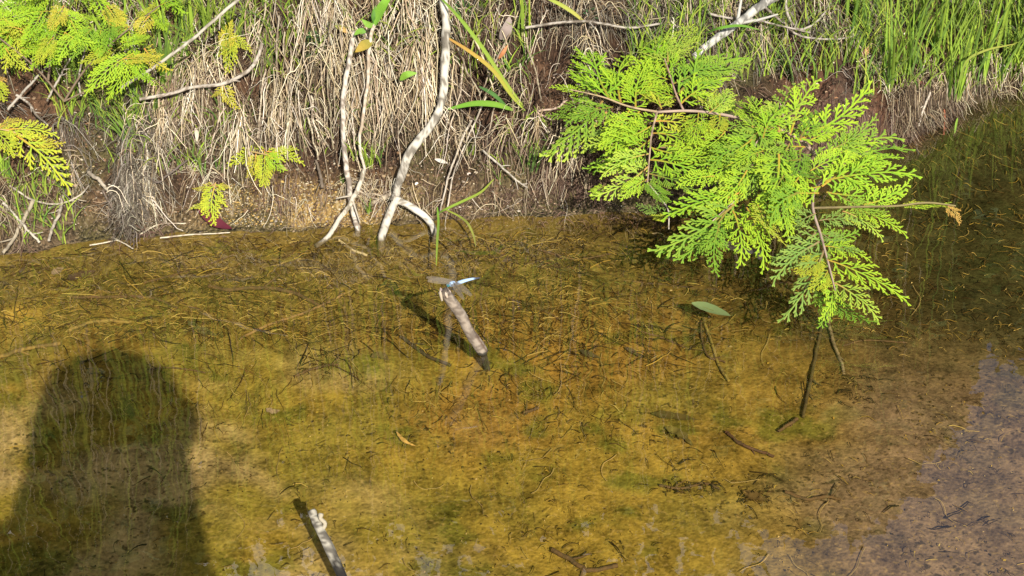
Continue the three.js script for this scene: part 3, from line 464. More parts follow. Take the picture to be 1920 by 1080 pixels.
{ // sunk twigs on the bed; some sticks stand in for shadow and reflection
  const D = [0.075, 0.045, 0.018], O = [0.16, 0.11, 0.03];
  for (const [label, pts, r, c] of [
    ['thick dark brown sunken branch bending right of the left shallows', [[392, 540], [430, 547], [480, 543], [520, 545], [560, 556], [598, 576]], 0.005, D],
    ['sunken dark twig lying level left of the bent sunken branch', [[136, 560], [210, 559], [285, 561], [332, 580]], 0.0035, D],
    ['mud coated arched sunken twig above the photographer\'s shadow', [[128, 624], [160, 611], [200, 604], [246, 607]], 0.0042, O],
    ['mud coated sunken stick entering at the left edge above the shadow', [[-30, 678], [0, 672], [50, 657], [118, 646]], 0.0052, O],
    ['long straight sunken stalk left of the dragonfly\'s stick', [[450, 638], [505, 610], [560, 592], [610, 572], [648, 552]], 0.0032, [0.16, 0.10, 0.04]],
    ['slender sunken twig sloping just off the left shore', [[270, 532], [330, 516], [390, 498], [440, 478]], 0.0025, D],
    ['black sunken twig below left of the dragonfly\'s stick', [[752, 634], [772, 648], [800, 668], [846, 688]], 0.0040, [0.04, 0.03, 0.016]],
    ['curved sunken twig between the shadow and the foot of the dragonfly\'s stick', [[552, 708], [585, 694], [612, 688], [636, 686]], 0.003, D],
    ['thin sunken twig between the dragonfly\'s stick and the floating leaf', [[1196, 622], [1240, 634], [1290, 656]], 0.0022, D],
    ['dark sunken twig below the overhanging cypress, near the bottom right', [[1360, 812], [1390, 836], [1424, 848], [1450, 858]], 0.0034, [0.06, 0.03, 0.016]],
    ['dark sunken twig lying level at lower right', [[1472, 924], [1510, 938], [1550, 934], [1576, 940]], 0.0036, D],
    ['short sunken twig left of the level one at lower right', [[1236, 912], [1280, 918], [1320, 908], [1346, 918]], 0.0030, D],
    ['forked sunken twig near the bottom edge right of centre', [[1034, 1034], [1070, 1054], [1102, 1072], [1160, 1064]], 0.0046, D],
    ['short dark sunken stick right of the submerged pale leaf', [[980, 776], [996, 772], [1010, 766]], 0.0034, D],
    ['sunken bent twig with pale end above the photographer\'s shadow', [[276, 694], [310, 690], [350, 694], [386, 700]], 0.0020, D],
    ['long straight dark stick added as the cast shadow of the cypress branch, slanting below its tip', [[1544, 600], [1532, 650], [1526, 690], [1514, 740], [1506, 784]], 0.0040, [0.060, 0.045, 0.014]],  // dark stick drawn where the overhanging branch casts its shadow
    ['short dark stick added as the same shadow running on beyond the long straight dark one', [[1494, 788], [1478, 798], [1458, 812]], 0.0036, D],  // continues the branch shadow as a second dark stick
    ['paler bent stick added as the mirror image of a pale branch, right of the long straight dark one', [[1548, 580], [1556, 620], [1568, 660], [1582, 702]], 0.0040, [0.17, 0.135, 0.075]],  // pale stick drawn in place of a branch reflected in the water
    ['mossy sunken stem trailing below the floating leaf', [[1318, 600], [1332, 640], [1346, 686], [1366, 716]], 0.0036, [0.17, 0.13, 0.03]],
    ['sunken dark stem beside the mossy one below the floating leaf', [[1314, 604], [1316, 640], [1330, 672], [1360, 680]], 0.0026, D],
    ['sunken twig among fibres right of the waterline roots', [[950, 560], [1010, 580], [1060, 606]], 0.0022, D],
    ['pale sunken straw leading away from the forked stem\'s foot', [[636, 452], [660, 470], [690, 482]], 0.0036, [0.33, 0.28, 0.17]],
    ['broad sunken fibrous root right of the bent grass in the water', [[872, 470], [890, 500], [884, 540]], 0.0030, D],
    ['sunken twig slanting under the left end of the cypress', [[1010, 470], [1080, 488], [1150, 476]], 0.0026, D],
    ['lone sunken twig in the right hand shallows', [[1580, 650], [1620, 640], [1700, 644]], 0.0022, D],
  ]) stick('sunken_twig_or_stand_in', label, 'twig', curve(pts.map(([a, b]) => B(a, b, r * 0.9)), 12), r * 0.9, r * 0.8, c, mix3(c, [0.03, 0.022, 0.01], 0.7), 0.02, null, 7);
  const r = rng(71);
  for (let k = 0; k < 26; k++) {                    // pale curled fibres standing out on the bed
    let x = lerp(40, 1880, r()), y = lerp(500, 1060, Math.pow(r(), 0.8)), a = 1.57 + (r() - 0.5) * 2.4; const pts = [];
    for (let q = 0; q < 6; q++) { pts.push(B(x, y, 0.004)); x += Math.cos(a) * 13; y += Math.sin(a) * 13; a += (r() - 0.5) * 1.3; }
    stick('pale_fibre', 'pale thin curled root fibre lying on the pond bed', 'fibre', pts, 0.0008, 0.0005, jit([0.23, 0.165, 0.06], r, 0.3), [0.2, 0.15, 0.06], -0.1, 'pale fibres on the pond bed', 4);
  }
}

// ------------------------------------------------------------------ leaves
function leaf(name, label, pts, halfW, nrm, c0, c1, mat = M.gloss, group) {
  const b = new Buf(), c = curve(pts, 14), rag = name === 'sunken_leaf' ? 0.8 : 0.12, sd = pts[0].x * 40;
  b.strip(c, t => Math.max(0.0003, halfW * Math.pow(Math.sin(Math.PI * Math.min(1, 0.02 + t * 0.98)), 0.75) * (1 - 0.25 * t) * (1 + rag * noise(t * 9 + sd, sd))), nrm, t => mix3(c0, c1, t).map(v => v * (1 + 2 * rag * 0.4 * noise(t * 13, sd + 3))), 0.22);
  return tag(b.mesh(name, mat), label, 'leaf', group);
}
const CAMN = V(0, 0.56, 0.83);
leaf('green_leaf', 'large glossy green leaf sticking out of the top edge above the thin stem', [PL(700, 50, 0.1), PL(708, 28, 0.12), PL(722, 4, 0.13), PL(744, -30, 0.14)], 0.0135, CAMN.clone().add(V(-0.4, 0, 0)).normalize(), [0.09, 0.21, 0.012], [0.14, 0.29, 0.012]);
leaf('green_leaf', 'narrow dark green leaf beside the large glossy leaf at the top', [PL(703, 46, 0.1), PL(700, 30, 0.115), PL(704, 10, 0.12)], 0.006, CAMN.clone().add(V(0.8, 0, 0)).normalize(), [0.04, 0.12, 0.01], [0.06, 0.15, 0.01]);
leaf('green_leaf', 'small toothed green leaf below the large glossy leaf', [PL(702, 48, 0.1), PL(690, 46, 0.105), PL(678, 36, 0.11)], 0.0075, CAMN, [0.10, 0.2, 0.012], [0.12, 0.24, 0.012]);
leaf('green_leaf', 'small round green leaf left of the thin stem', [PL(686, 60, 0.085), PL(676, 58, 0.09), PL(664, 66, 0.095)], 0.0075, CAMN, [0.08, 0.19, 0.012], [0.12, 0.24, 0.015]);
leaf('yellowing_leaf', 'yellow brown glossy leaf hanging on the thin stem', [PL(697, 76, 0.09), PL(684, 84, 0.098), PL(666, 98, 0.1)], 0.0125, CAMN, [0.22, 0.20, 0.025], [0.26, 0.17, 0.015]);
leaf('green_leaf', 'single glossy green leaf lying on dead grass left of the white stem', [PL(750, 150, 0.07), PL(762, 140, 0.075), PL(782, 137, 0.07)], 0.0085, CAMN, [0.11, 0.22, 0.01], [0.13, 0.26, 0.012]);
leaf('orange_leaf', 'small orange dead leaf with green edge left of the thin stem', [PL(628, 48, 0.06), PL(642, 54, 0.065), PL(652, 62, 0.06)], 0.0065, CAMN, [0.15, 0.19, 0.02], [0.42, 0.22, 0.06]);
leaf('dead_leaf', 'curled grey dead leaf lying on the bank at top centre', [PL(938, 74, 0.03), PL(950, 56, 0.04), PL(956, 30, 0.03)], 0.014, V(0.2, 0.5, 0.8).normalize(), [0.12, 0.095, 0.08], [0.18, 0.145, 0.12], M.dry);
leaf('dead_leaf', 'rusty brown curled leaf at the foot of the tall grass tufts', [PL(1614, 108, 0.03), PL(1625, 96, 0.04), PL(1634, 86, 0.03)], 0.007, CAMN, [0.26, 0.10, 0.05], [0.33, 0.14, 0.07], M.dry);
leaf('dead_leaf', 'orange dead leaf hanging among stalks right of the white stem', [PL(935, 110, 0.04), PL(944, 98, 0.05), PL(952, 84, 0.04)], 0.005, CAMN, [0.24, 0.09, 0.03], [0.27, 0.12, 0.05], M.dry);
leaf('dead_leaf', 'small buff dead leaf lying on bare soil left of the upright stem', [PL(610, 244, 0.01), PL(615, 252, 0.014), PL(616, 260, 0.01)], 0.0045, CAMN, [0.3, 0.23, 0.15], [0.3, 0.24, 0.16], M.dry);
leaf('dead_leaf', 'whitish bract standing on the bank above the yellow sprig', [PL(366, 240, 0.03), PL(369, 252, 0.036), PL(369, 266, 0.03)], 0.005, CAMN, [0.36, 0.31, 0.23], [0.3, 0.26, 0.19], M.dry);
leaf('dead_leaf', 'white dead leaf scrap on the bank foot beside the slanting straw stalks', [PL(815, 298, 0.01), PL(828, 302, 0.014), PL(840, 306, 0.01)], 0.005, CAMN, [0.34, 0.30, 0.25], [0.28, 0.25, 0.2], M.dry);
leaf('red_leaf', 'dark red crinkled leaf lying in the water under the small yellow sprig', [P(374, 392, 0.014), P(392, 406, 0.016), P(412, 422, 0.014), P(436, 430, 0.006)], 0.016, V(0.1, 0.9, 0.4).normalize(), [0.085, 0.024, 0.028], [0.050, 0.008, 0.014], M.wet);
leaf('floating_leaf', 'flat grey green leaf floating on the open water beside the cypress', [atH(1297, 568, 0.0035), atH(1318, 573, 0.003), atH(1345, 583, 0.003), atH(1370, 592, 0.0035)], 0.0165, V(0, 1, 0), [0.095, 0.125, 0.040], [0.088, 0.118, 0.038], M.dry);
leaf('sunken_leaf', 'curved buff strap leaf lying on the pond bed at centre', [B(744, 816, 0.008), B(752, 828, 0.01), B(764, 838, 0.01), B(780, 843, 0.008)], 0.0045, V(0, 1, 0), [0.30, 0.20, 0.06], [0.33, 0.22, 0.07], M.wet);
for (const [label, pts, w, c] of [
  ['black rotting leaf sunk in the left shallows', [[126, 528], [150, 520], [182, 512]], 0.011, [0.035, 0.024, 0.018]],
  ['grey sunken leaf beside the black one in the left shallows', [[98, 518], [108, 512], [122, 506]], 0.008, [0.13, 0.10, 0.075]],
  ['dark sunken leaf below the bent sunken branch', [[352, 606], [376, 622], [408, 634]], 0.010, [0.055, 0.055, 0.022]],
  ['dark crumpled sunken leaf right of the dragonfly\'s stick', [[1088, 660], [1104, 668], [1126, 676]], 0.008, [0.04, 0.035, 0.018]],
  ['small black sunken leaf left of the floating leaf', [[1172, 656], [1184, 662], [1200, 674]], 0.007, [0.045, 0.035, 0.02]],
  ['dark sunken leaf on the bed between the fibres at centre left', [[696, 674], [712, 670], [730, 680]], 0.008, [0.06, 0.05, 0.02]],
  ['large decayed dark leaf sunk right of centre', [[1222, 780], [1262, 784], [1310, 792]], 0.009, [0.04, 0.034, 0.010]],
  ['second decayed leaf sunk just below the large one', [[1248, 806], [1276, 818], [1300, 842]], 0.010, [0.075, 0.065, 0.018]],
  ['curled dark leaf sunk at lower right', [[1392, 926], [1408, 932], [1440, 944]], 0.010, [0.06, 0.04, 0.015]],
  ['small grey scrap sunk right of the shadow', [[500, 770], [512, 776], [526, 774]], 0.006, [0.16, 0.125, 0.08]],
]) leaf('sunken_leaf', label, pts.map(([a, b]) => B(a, b, 0.006)), w, V(0.2, 0.95, 0.2).normalize(), c, mix3(c, [0.1, 0.07, 0.02], 0.3), M.wet);

// ------------------------------------------------------------------ small plants and root clumps
for (const [label, px, py, R, n, c0, pale] of [
  ['small cushion of dark blue green needle leaves left of the thin stem', 588, 80, 0.024, 170, [0.035, 0.085, 0.022], 0],
  ['sparse dark green leafy sprig below the needle leaved cushion', 580, 112, 0.016, 60, [0.045, 0.10, 0.03], 0],
  ['dark green small leaved plant at top above the white stem', 822, 16, 0.024, 110, [0.04, 0.095, 0.035], 0],
  ['second dark green small leaved plant right of the first at top', 868, 24, 0.024, 120, [0.05, 0.11, 0.04], 0],
  ['small green herb at the left tip of the level buff twig', 1108, 34, 0.020, 70, [0.045, 0.105, 0.035], 0],
  ['tiny green herb below the level buff twig', 1110, 58, 0.012, 36, [0.05, 0.12, 0.03], 0],
  ['pair of small round leaves creeping at the undercut bank edge', 1632, 182, 0.012, 26, [0.07, 0.15, 0.03], 0],
  ['bright red sundew like rosette beneath the tall grass', 1728, 164, 0.012, 46, [0.34, 0.07, 0.06], 0],
]) {
  const base = P(px, py, 0.004), t = thing('small_plant', base, label, 'plant'), r = rng(px * 7 + py), b = new Buf(), s = new Buf();
  for (let k = 0; k < n; k++) {
    const a = r() * 6.28, e = Math.acos(1 - r() * 0.95), d = V(Math.cos(a) * Math.sin(e), Math.cos(e), Math.sin(a) * Math.sin(e)), o = base.clone().addScaledVector(d, R * (0.35 + 0.65 * r())), l = R * (0.22 + 0.25 * r());
    const u = d.clone().add(V(r() - 0.5, r() - 0.3, r() - 0.5)).normalize(); const c = jit(c0, r, 0.4);
    b.strip([o, o.clone().addScaledVector(u, l * 0.5), o.clone().addScaledVector(u, l).add(V(0, -l * 0.2, 0))], f => l * 0.26 * Math.sin(Math.PI * (0.12 + 0.86 * f)), V(r() - 0.5, 1, r()).normalize(), c, 0.3);
    if (k % 6 === 0) s.tube([base, base.clone().lerp(o, 0.6), o], 0.0007, 4, [0.14, 0.10, 0.05], false);
  }
  b.mesh('foliage', M.leaf, t).userData.kind = 'stuff'; s.mesh('stem', M.wood, t);
}
for (const [label, px, py, w, h, n, pal, name] of [
  ['fuzzy grey clump of dead fibrous roots hanging down to the left waterline', 244, 372, 24, 80, 760, 'grey', 'root_clump'],
  ['matted buff root ball hanging under the tall grass at the right bank', 1722, 192, 70, 60, 420, 'straw', 'root_clump'],
]) {
  const b = new Buf(), r = rng(px);
  for (let k = 0; k < n; k++) { const p = hit(px + (r() + r() - 1) * w, py + (r() + r() - 1) * h), pc = PAL[pal]; strand(b, p, (r() + r() - 1) * 1.2, 0.02 + 0.06 * r(), 0.0009, pc[Math.floor(r() * pc.length)], r, 0.03, 0.015, 6, 1.2); }
  tag(b.mesh(name, M.dry), label, 'roots');
}
// ------------------------------------------------------------------ grass: every tuft a thing, every blade a part
function blade(root, base, az, L, lean, droop, w, c, mat = M.leaf) {
  const pts = [], n = 9, dx = Math.cos(az), dz = Math.sin(az); let p = base.clone(), a = lean;
  for (let k = 0; k <= n; k++) { pts.push(p.clone()); const s = L / n; p.add(V(dx * Math.sin(a) * s, Math.cos(a) * s, dz * Math.sin(a) * s)); a += droop / n * (0.4 + 1.2 * k / n); }
  const tip = mix3(c, [0.26, 0.27, 0.03], 0.3);
  new Buf().strip(pts, t => w * (t < 0.15 ? 0.6 + 2.6 * t : Math.pow(1 - (t - 0.15) / 0.85, 0.6)) + 0.00015, V(-dx * Math.cos(lean), Math.sin(lean) + 0.1, -dz * Math.cos(lean) + 0.001).normalize(), t => t < 0.12 ? mix3([0.26, 0.25, 0.10], c, t / 0.12) : mix3(c, tip, t), 0.35).mesh('blade', mat, root);
}
function tuft(px, py, label, n, L, w, lean, cols, opt = {}) {
  const base = P(px, py, 0), t = thing(opt.name ?? 'grass_tuft', base, label, 'grass', opt.group), r = rng(Math.round(px * 13 + py * 7));
  for (let k = 0; k < n; k++) {
    const az = opt.az !== undefined ? opt.az + (r() - 0.5) * (opt.sp ?? 2) : r() * 6.28, q = 0.55 + 0.45 * r();
    blade(t, base.clone().add(V((r() - 0.5) * (opt.spread ?? 0.02), -0.004, (r() - 0.5) * (opt.spread ?? 0.02))), az, L * q, lean * (0.2 + r()), (opt.droop ?? 0.9) * r(), w * (0.6 + 0.6 * r()), jit(cols[Math.floor(r() * cols.length)], r, 0.22));
  }
  return t;
}
const G = { lush: [[0.10, 0.20, 0.014], [0.135, 0.24, 0.016], [0.17, 0.27, 0.02], [0.06, 0.14, 0.016]], deep: [[0.04, 0.105, 0.014], [0.06, 0.14, 0.016], [0.085, 0.17, 0.018]], lime: [[0.17, 0.27, 0.018], [0.21, 0.30, 0.02], [0.13, 0.22, 0.016]] };
tuft(1664, 168, 'tall arching grass tuft at the undercut edge beside the cypress tip', 15, 0.26, 0.0040, 0.32, G.lush, { spread: 0.02 });
tuft(1697, 152, 'upright grass tuft with bleached base above the red rosette', 14, 0.25, 0.0038, 0.25, G.lush, { spread: 0.02 });
tuft(1786, 184, 'dense grass tuft at the waterline with blades trailing into the water', 24, 0.22, 0.0034, 0.3, G.lush, { spread: 0.035 });
tuft(1548, 132, 'thin pale green tuft behind the cypress tip on the right bank', 9, 0.10, 0.0018, 0.5, G.lime, { spread: 0.02 });
tuft(1484, 152, 'flattened dark green tuft rising out of the cypress foliage', 8, 0.14, 0.0036, 0.4, G.deep, { az: 3.6, sp: 1.2 });
tuft(222, 108, 'broad bladed bright tuft between the two clumps of left cypress', 9, 0.20, 0.0046, 0.35, G.lime, { spread: 0.03 });
tuft(320, 158, 'tall bright green tuft under the long straight twig', 15, 0.21, 0.0048, 0.3, G.lush, { spread: 0.03 });
tuft(440, 90, 'grass tuft behind the yellow sprig at the top left', 16, 0.19, 0.0036, 0.35, G.lime, { spread: 0.03 });
tuft(250, 276, 'leaning tuft with dark broad blades below the left cypress', 9, 0.12, 0.0034, 0.7, G.deep, { az: 3.6, sp: 1.4 });
tuft(12, 330, 'bright green blades at the left edge below the yellow sprays', 8, 0.09, 0.0042, 0.3, G.lush, {});
tuft(382, 330, 'slender grey green upright tuft above the small yellow sprig', 9, 0.09, 0.0020, 0.2, G.deep, { spread: 0.008 });
tuft(598, 266, 'tiny green shoot in bare soil left of the upright stem', 7, 0.035, 0.0018, 0.5, G.lush, { spread: 0.006 });
tuft(572, 206, 'tiny green shoot among hanging stalks', 6, 0.04, 0.0018, 0.4, G.lush, { spread: 0.006 });
tuft(694, 398, 'small green tuft at the waterline between the white stems', 8, 0.055, 0.0022, 0.35, G.lush, { spread: 0.008 });
tuft(690, 312, 'fine light green tuft right of the upright stem', 14, 0.075, 0.0014, 0.35, G.lime, { spread: 0.02 });
tuft(994, 318, 'dark green fine tuft left of the cypress shade', 22, 0.10, 0.0017, 0.45, G.deep, { spread: 0.03 });
tuft(940, 344, 'thin grass wisp left of the dark green tuft', 7, 0.07, 0.0014, 0.4, G.lush, { spread: 0.01 });
tuft(878, 290, 'small green wisp among the slanting straw stalks', 7, 0.05, 0.0014, 0.3, G.lush, { spread: 0.006 });
tuft(642, 342, 'tiny tuft at the foot of the slim upright stem', 7, 0.03, 0.0016, 0.3, G.deep, { spread: 0.01 });
tuft(60, 420, 'grass tuft with trailing blades at the left waterline', 16, 0.10, 0.0017, 0.6, G.lush, { spread: 0.05 });
tuft(1312, 64, 'upright pair of tall blades behind the cypress top', 7, 0.17, 0.0036, 0.15, G.lush, { spread: 0.02 });
tuft(1350, 30, 'green tuft at the top edge left of the mottled white branch', 12, 0.12, 0.0026, 0.35, G.lush, { spread: 0.04 });
tuft(982, 60, 'pale yellow green upright blades right of the grey dead leaf', 6, 0.15, 0.0032, 0.2, G.lime, { spread: 0.03 });
for (const [px, py] of [[1600, 60], [1640, 20], [1720, 70], [1760, 110], [1800, 60], [1830, 150], [1850, 100], [1885, 150], [1900, 60], [1930, 120], [1990, 110], [2060, 90], [1690, 0], [1770, 10]])
  tuft(px, py, 'tall bright green grass tuft in the thick stand at the top right', 13, 0.27, 0.0042, 0.3, G.lush, { group: 'tall grass tufts of the stand at top right', spread: 0.05 });
for (const [px, py] of [[30, -10], [150, -30], [260, -20], [520, -20], [580, 0], [860, -40], [930, -20], [1010, -30], [1240, -30], [1540, -20], [400, -30], [700, -60]])
  tuft(px, py, 'grass tuft cut by the top edge of the photo', 8, 0.13, 0.003, 0.45, G.lush, { group: 'grass tufts along the top edge', spread: 0.04 });
tuft(396, 60, 'spreading lime green tuft right of the long straight twig near the top edge', 12, 0.17, 0.0036, 0.4, G.lime, { spread: 0.03 });
tuft(352, 60, 'upright lush tuft behind the middle of the long straight twig', 11, 0.18, 0.0040, 0.3, G.lush, { spread: 0.03 });
tuft(1450, 60, 'loose green tuft right of the mottled white branch', 10, 0.14, 0.0028, 0.45, G.lush, { spread: 0.03 });
tuft(1585, 118, 'bright tuft left of the tall arching tuft', 10, 0.17, 0.0030, 0.4, G.lime, { spread: 0.03 });
tuft(905, 20, 'lime green tuft right of the dark small leaved plants', 9, 0.14, 0.0034, 0.4, G.lime, { spread: 0.03 });
function longBlade(label, pts, w, c0, c1) {
  const b = new Buf(); b.strip(curve(pts, 16), t => w * Math.pow(Math.sin(Math.PI * (0.06 + 0.92 * t)), 0.6) + 0.0002, CAMN, t => mix3(c0, c1, t), 0.35);
  return tag(b.mesh('long_blade', M.leaf), label, 'grass blade');
}
longBlade('long grass blade with a rusty base running down right from the white stem', [PL(838, 70, 0.09), PL(880, 96, 0.10), PL(925, 132, 0.09), PL(960, 180, 0.05), PL(985, 208, 0.02)], 0.0042, [0.34, 0.18, 0.04], [0.17, 0.25, 0.02]);
longBlade('longer grass blade from the top edge parallel to the rusty based blade', [PL(826, -4, 0.11), PL(862, 34, 0.11), PL(905, 90, 0.10), PL(945, 150, 0.07), PL(982, 200, 0.03)], 0.0040, [0.12, 0.22, 0.02], [0.2, 0.25, 0.03]);
longBlade('broad green strap blade pointing left towards the white stem', [PL(962, 206, 0.03), PL(930, 196, 0.05), PL(890, 194, 0.06), PL(838, 205, 0.05)], 0.0062, [0.12, 0.22, 0.02], [0.085, 0.21, 0.012]);
longBlade('short dark blade above the broad strap blade', [PL(950, 200, 0.03), PL(924, 176, 0.05), PL(898, 162, 0.05)], 0.0042, [0.05, 0.13, 0.02], [0.045, 0.11, 0.025]);
longBlade('yellow green blade from the top edge to the green herb', [PL(1020, -6, 0.06), PL(1050, 8, 0.06), PL(1078, 26, 0.05), PL(1100, 46, 0.02)], 0.0042, [0.2, 0.27, 0.03], [0.3, 0.27, 0.06]);
longBlade('arched green blade over the mottled white branch', [PL(1322, 62, 0.05), PL(1352, 52, 0.1), PL(1388, 48, 0.1), PL(1424, 56, 0.06)], 0.0030, [0.07, 0.17, 0.012], [0.09, 0.2, 0.012]);
longBlade('bent reed blade reaching from the shore right of the forked stem', [PL(926, 336, 0.03), PL(902, 360, 0.04), PL(866, 378, 0.05), PL(836, 392, 0.05), PL(818, 402, 0.02)], 0.0026, [0.16, 0.19, 0.02], [0.11, 0.2, 0.015]);
longBlade('reed blade hanging straight down over the water beside the bent one', [PL(820, 388, 0.06), PL(822, 412, 0.06), PL(820, 450, 0.05), PL(818, 498, 0.03)], 0.0024, [0.09, 0.19, 0.015], [0.17, 0.23, 0.02]);
longBlade('folded reed blade drooping into the water right of the bent one', [PL(834, 392, 0.04), PL(862, 406, 0.05), PL(878, 420, 0.05), PL(888, 442, 0.02), PL(892, 462, 0.0)], 0.0022, [0.17, 0.21, 0.02], [0.15, 0.15, 0.03]);
longBlade('arching blade leaning from the right stand towards the water', [PL(1792, 176, 0.06), PL(1812, 116, 0.13), PL(1844, 96, 0.15), PL(1904, 82, 0.13)], 0.0028, [0.12, 0.18, 0.02], [0.2, 0.2, 0.03]);
longBlade('small floating blade tip standing in the water under the tall grass', [PL(1790, 250, 0), PL(1793, 232, 0.01), PL(1796, 220, 0.015)], 0.0026, [0.14, 0.24, 0.02], [0.16, 0.26, 0.02]);

// ------------------------------------------------------------------ cypress: flat fans of scale leaved sprays
function sprayGeo(seed, asp, dense = 1, wk = 1) {             // unit spray: axis along +y from 0 to 1, in the xy plane, drooping towards -z; asp = width / length
  const r = rng(seed), b = new Buf(), U = 1 / 0.105;   // the spray is drawn 10.5 cm long, then scaled to unit length
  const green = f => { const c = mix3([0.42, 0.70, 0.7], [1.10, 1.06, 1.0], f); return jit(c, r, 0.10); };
  const bend = p => V(p.x, p.y, p.z - 1.5 * p.y * p.y - 1.8 * p.x * p.x);
  const put = (pts, w0, w1, c, fold = 0.35) => { const q = pts.map(bend), s = [V(), V(), V()]; b.strip(q, t => wk * lerp(w0, w1, t), V(0, 0, 1), c, -fold); };
  const L = 0.105, W = L * asp;
  const ax = []; const wob = (r() - 0.5) * 0.02; for (let k = 0; k <= 12; k++) { const t = k / 12; ax.push(V(wob * Math.sin(t * 3), t * L, 0.0015 * Math.sin(t * 9 + seed))); }
  put(ax, 0.0016, 0.0011, t => t < 0.35 ? mix3([1.25, 0.52, 1.8], [0.9, 0.8, 1.0], t / 0.35) : green(t), 0.6);
  const sub = (o, a, len, lev, z) => {                // a scale leaved strip with forks
    const n = lev ? 3 : 2, pts = []; let p = o.clone(), h = a; for (let k = 0; k <= n; k++) { pts.push(p.clone()); p.add(V(Math.sin(h) * len / n, Math.cos(h) * len / n, (r() - 0.5) * 0.0012)); h -= a * 0.05; }
    const f0 = 0.35 + 0.4 * r(), w = 0.00108; put(pts, w, lev ? w * 0.95 : w * 0.7, t => green(lerp(f0 * 0.5, f0 + 0.4, t)));
    return pts;
  };
  let side = 1;
  for (let y = 0.02 * L; y < L * 0.985; y += 0.0066 / dense * (0.85 + 0.3 * r())) {
    const t = y / L, prof = (t < 0.3 ? 0.55 + 1.5 * t : 1) * Math.pow(1 - t, 0.62), len = Math.max(0.012, W * 0.66 * prof * (0.8 + 0.35 * r())); side = -side;
    const a0 = side * lerp(1.05, 0.5, t), o = ax[Math.min(12, Math.round(t * 12))].clone(); o.y = y;
    const pts = []; let p = o.clone(), h = a0; const n = 6, zz = (r() - 0.5) * 0.7; for (let k = 0; k <= n; k++) { pts.push(p.clone()); p.add(V(Math.sin(h) * len / n, Math.cos(h) * len / n, zz * len / n)); h *= 0.93; }
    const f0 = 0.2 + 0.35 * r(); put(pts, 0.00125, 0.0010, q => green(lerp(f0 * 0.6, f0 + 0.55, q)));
    let s2 = r() < 0.5 ? 1 : -1;
    for (let d = 0.006; d < len - 0.003; d += 0.0042 / dense * (0.85 + 0.3 * r())) {
      const u = d / len, k = Math.min(n - 1, Math.floor(u * n)), q = pts[k].clone().lerp(pts[k + 1], u * n - k), dir = Math.atan2(pts[k + 1].x - pts[k].x, pts[k + 1].y - pts[k].y); s2 = -s2;
      const l2 = Math.min(0.017, Math.max(0.006, (len - d) * 0.5 * (0.8 + 0.4 * r()))), a2 = dir + s2 * (0.62 - 0.14 * u), st = sub(q, a2, l2, 1);
      if (l2 > 0.012) for (let e = 0.006, s3 = s2; e < l2 - 0.003; e += 0.0062 / dense) { const m = Math.min(2, Math.floor(e / l2 * 3)), w = st[m].clone().lerp(st[m + 1], e / l2 * 3 - m); s3 = -s3; sub(w, a2 + s3 * 0.62, 0.0045 + 0.003 * r() * (1 - 0.4 * e / l2), 0); }
    }
  }
  const g = b.geo(); g.scale(U, U, U); return g;
}
const SPR = [[1, 0.55], [2, 0.62], [3, 0.8], [4, 0.95], [5, 0.7], [6, 1.15]].map(([s, a]) => [a, sprayGeo(s * 101, a, 1, 0.95)]), SPF = [[11, 0.5], [12, 0.65], [13, 0.85]].map(([s, a]) => [a, sprayGeo(s * 101, a, 1.2, 0.82)]);
const SM = { // tones of the living sprays
  fresh: leafMat({ color: new THREE.Color(0.20, 0.315, 0.008) }), lime: leafMat({ color: new THREE.Color(0.25, 0.35, 0.011) }), yellow: leafMat({ color: new THREE.Color(0.33, 0.34, 0.018) }),
  deep: leafMat({ color: new THREE.Color(0.14, 0.235, 0.010) }), olive: leafMat({ color: new THREE.Color(0.17, 0.25, 0.016) }), pale: leafMat({ color: new THREE.Color(0.27, 0.34, 0.03) }), dull: leafMat({ color: new THREE.Color(0.165, 0.235, 0.035) }), gold: leafMat({ color: new THREE.Color(0.37, 0.31, 0.024) }), brown: leafMat({ color: new THREE.Color(0.42, 0.24, 0.05) }),
};
let sprayN = 0;
// a spray from point a to point b (world); up = the way its upper face looks; asp = width / length
function spray(root, a, b, up, asp, tone, set = SPR, name = 'spray') {
  const L = a.distanceTo(b), y = b.clone().sub(a).normalize(), x = V().crossVectors(y, up).normalize(), z = V().crossVectors(x, y), best = set.slice().sort((p, q) => Math.abs(p[0] - asp) - Math.abs(q[0] - asp))[sprayN++ % 2];
  const m = new THREE.Mesh(best[1], SM[tone]); m.name = name; m.castShadow = m.receiveShadow = true;
  const k = asp / best[0], flip = sprayN % 3 ? 1 : -1;
  const mat = new THREE.Matrix4().makeBasis(x.clone().multiplyScalar(L * k), y.clone().multiplyScalar(L), z.clone().multiplyScalar(L * flip * (flip < 0 ? 0.35 : 1)));
  if (flip < 0) mat.multiply(new THREE.Matrix4().makeScale(-1, 1, 1));
  mat.setPosition(a.clone().sub(root.position)); mat.decompose(m.position, m.quaternion, m.scale); root.add(m); return m;
}
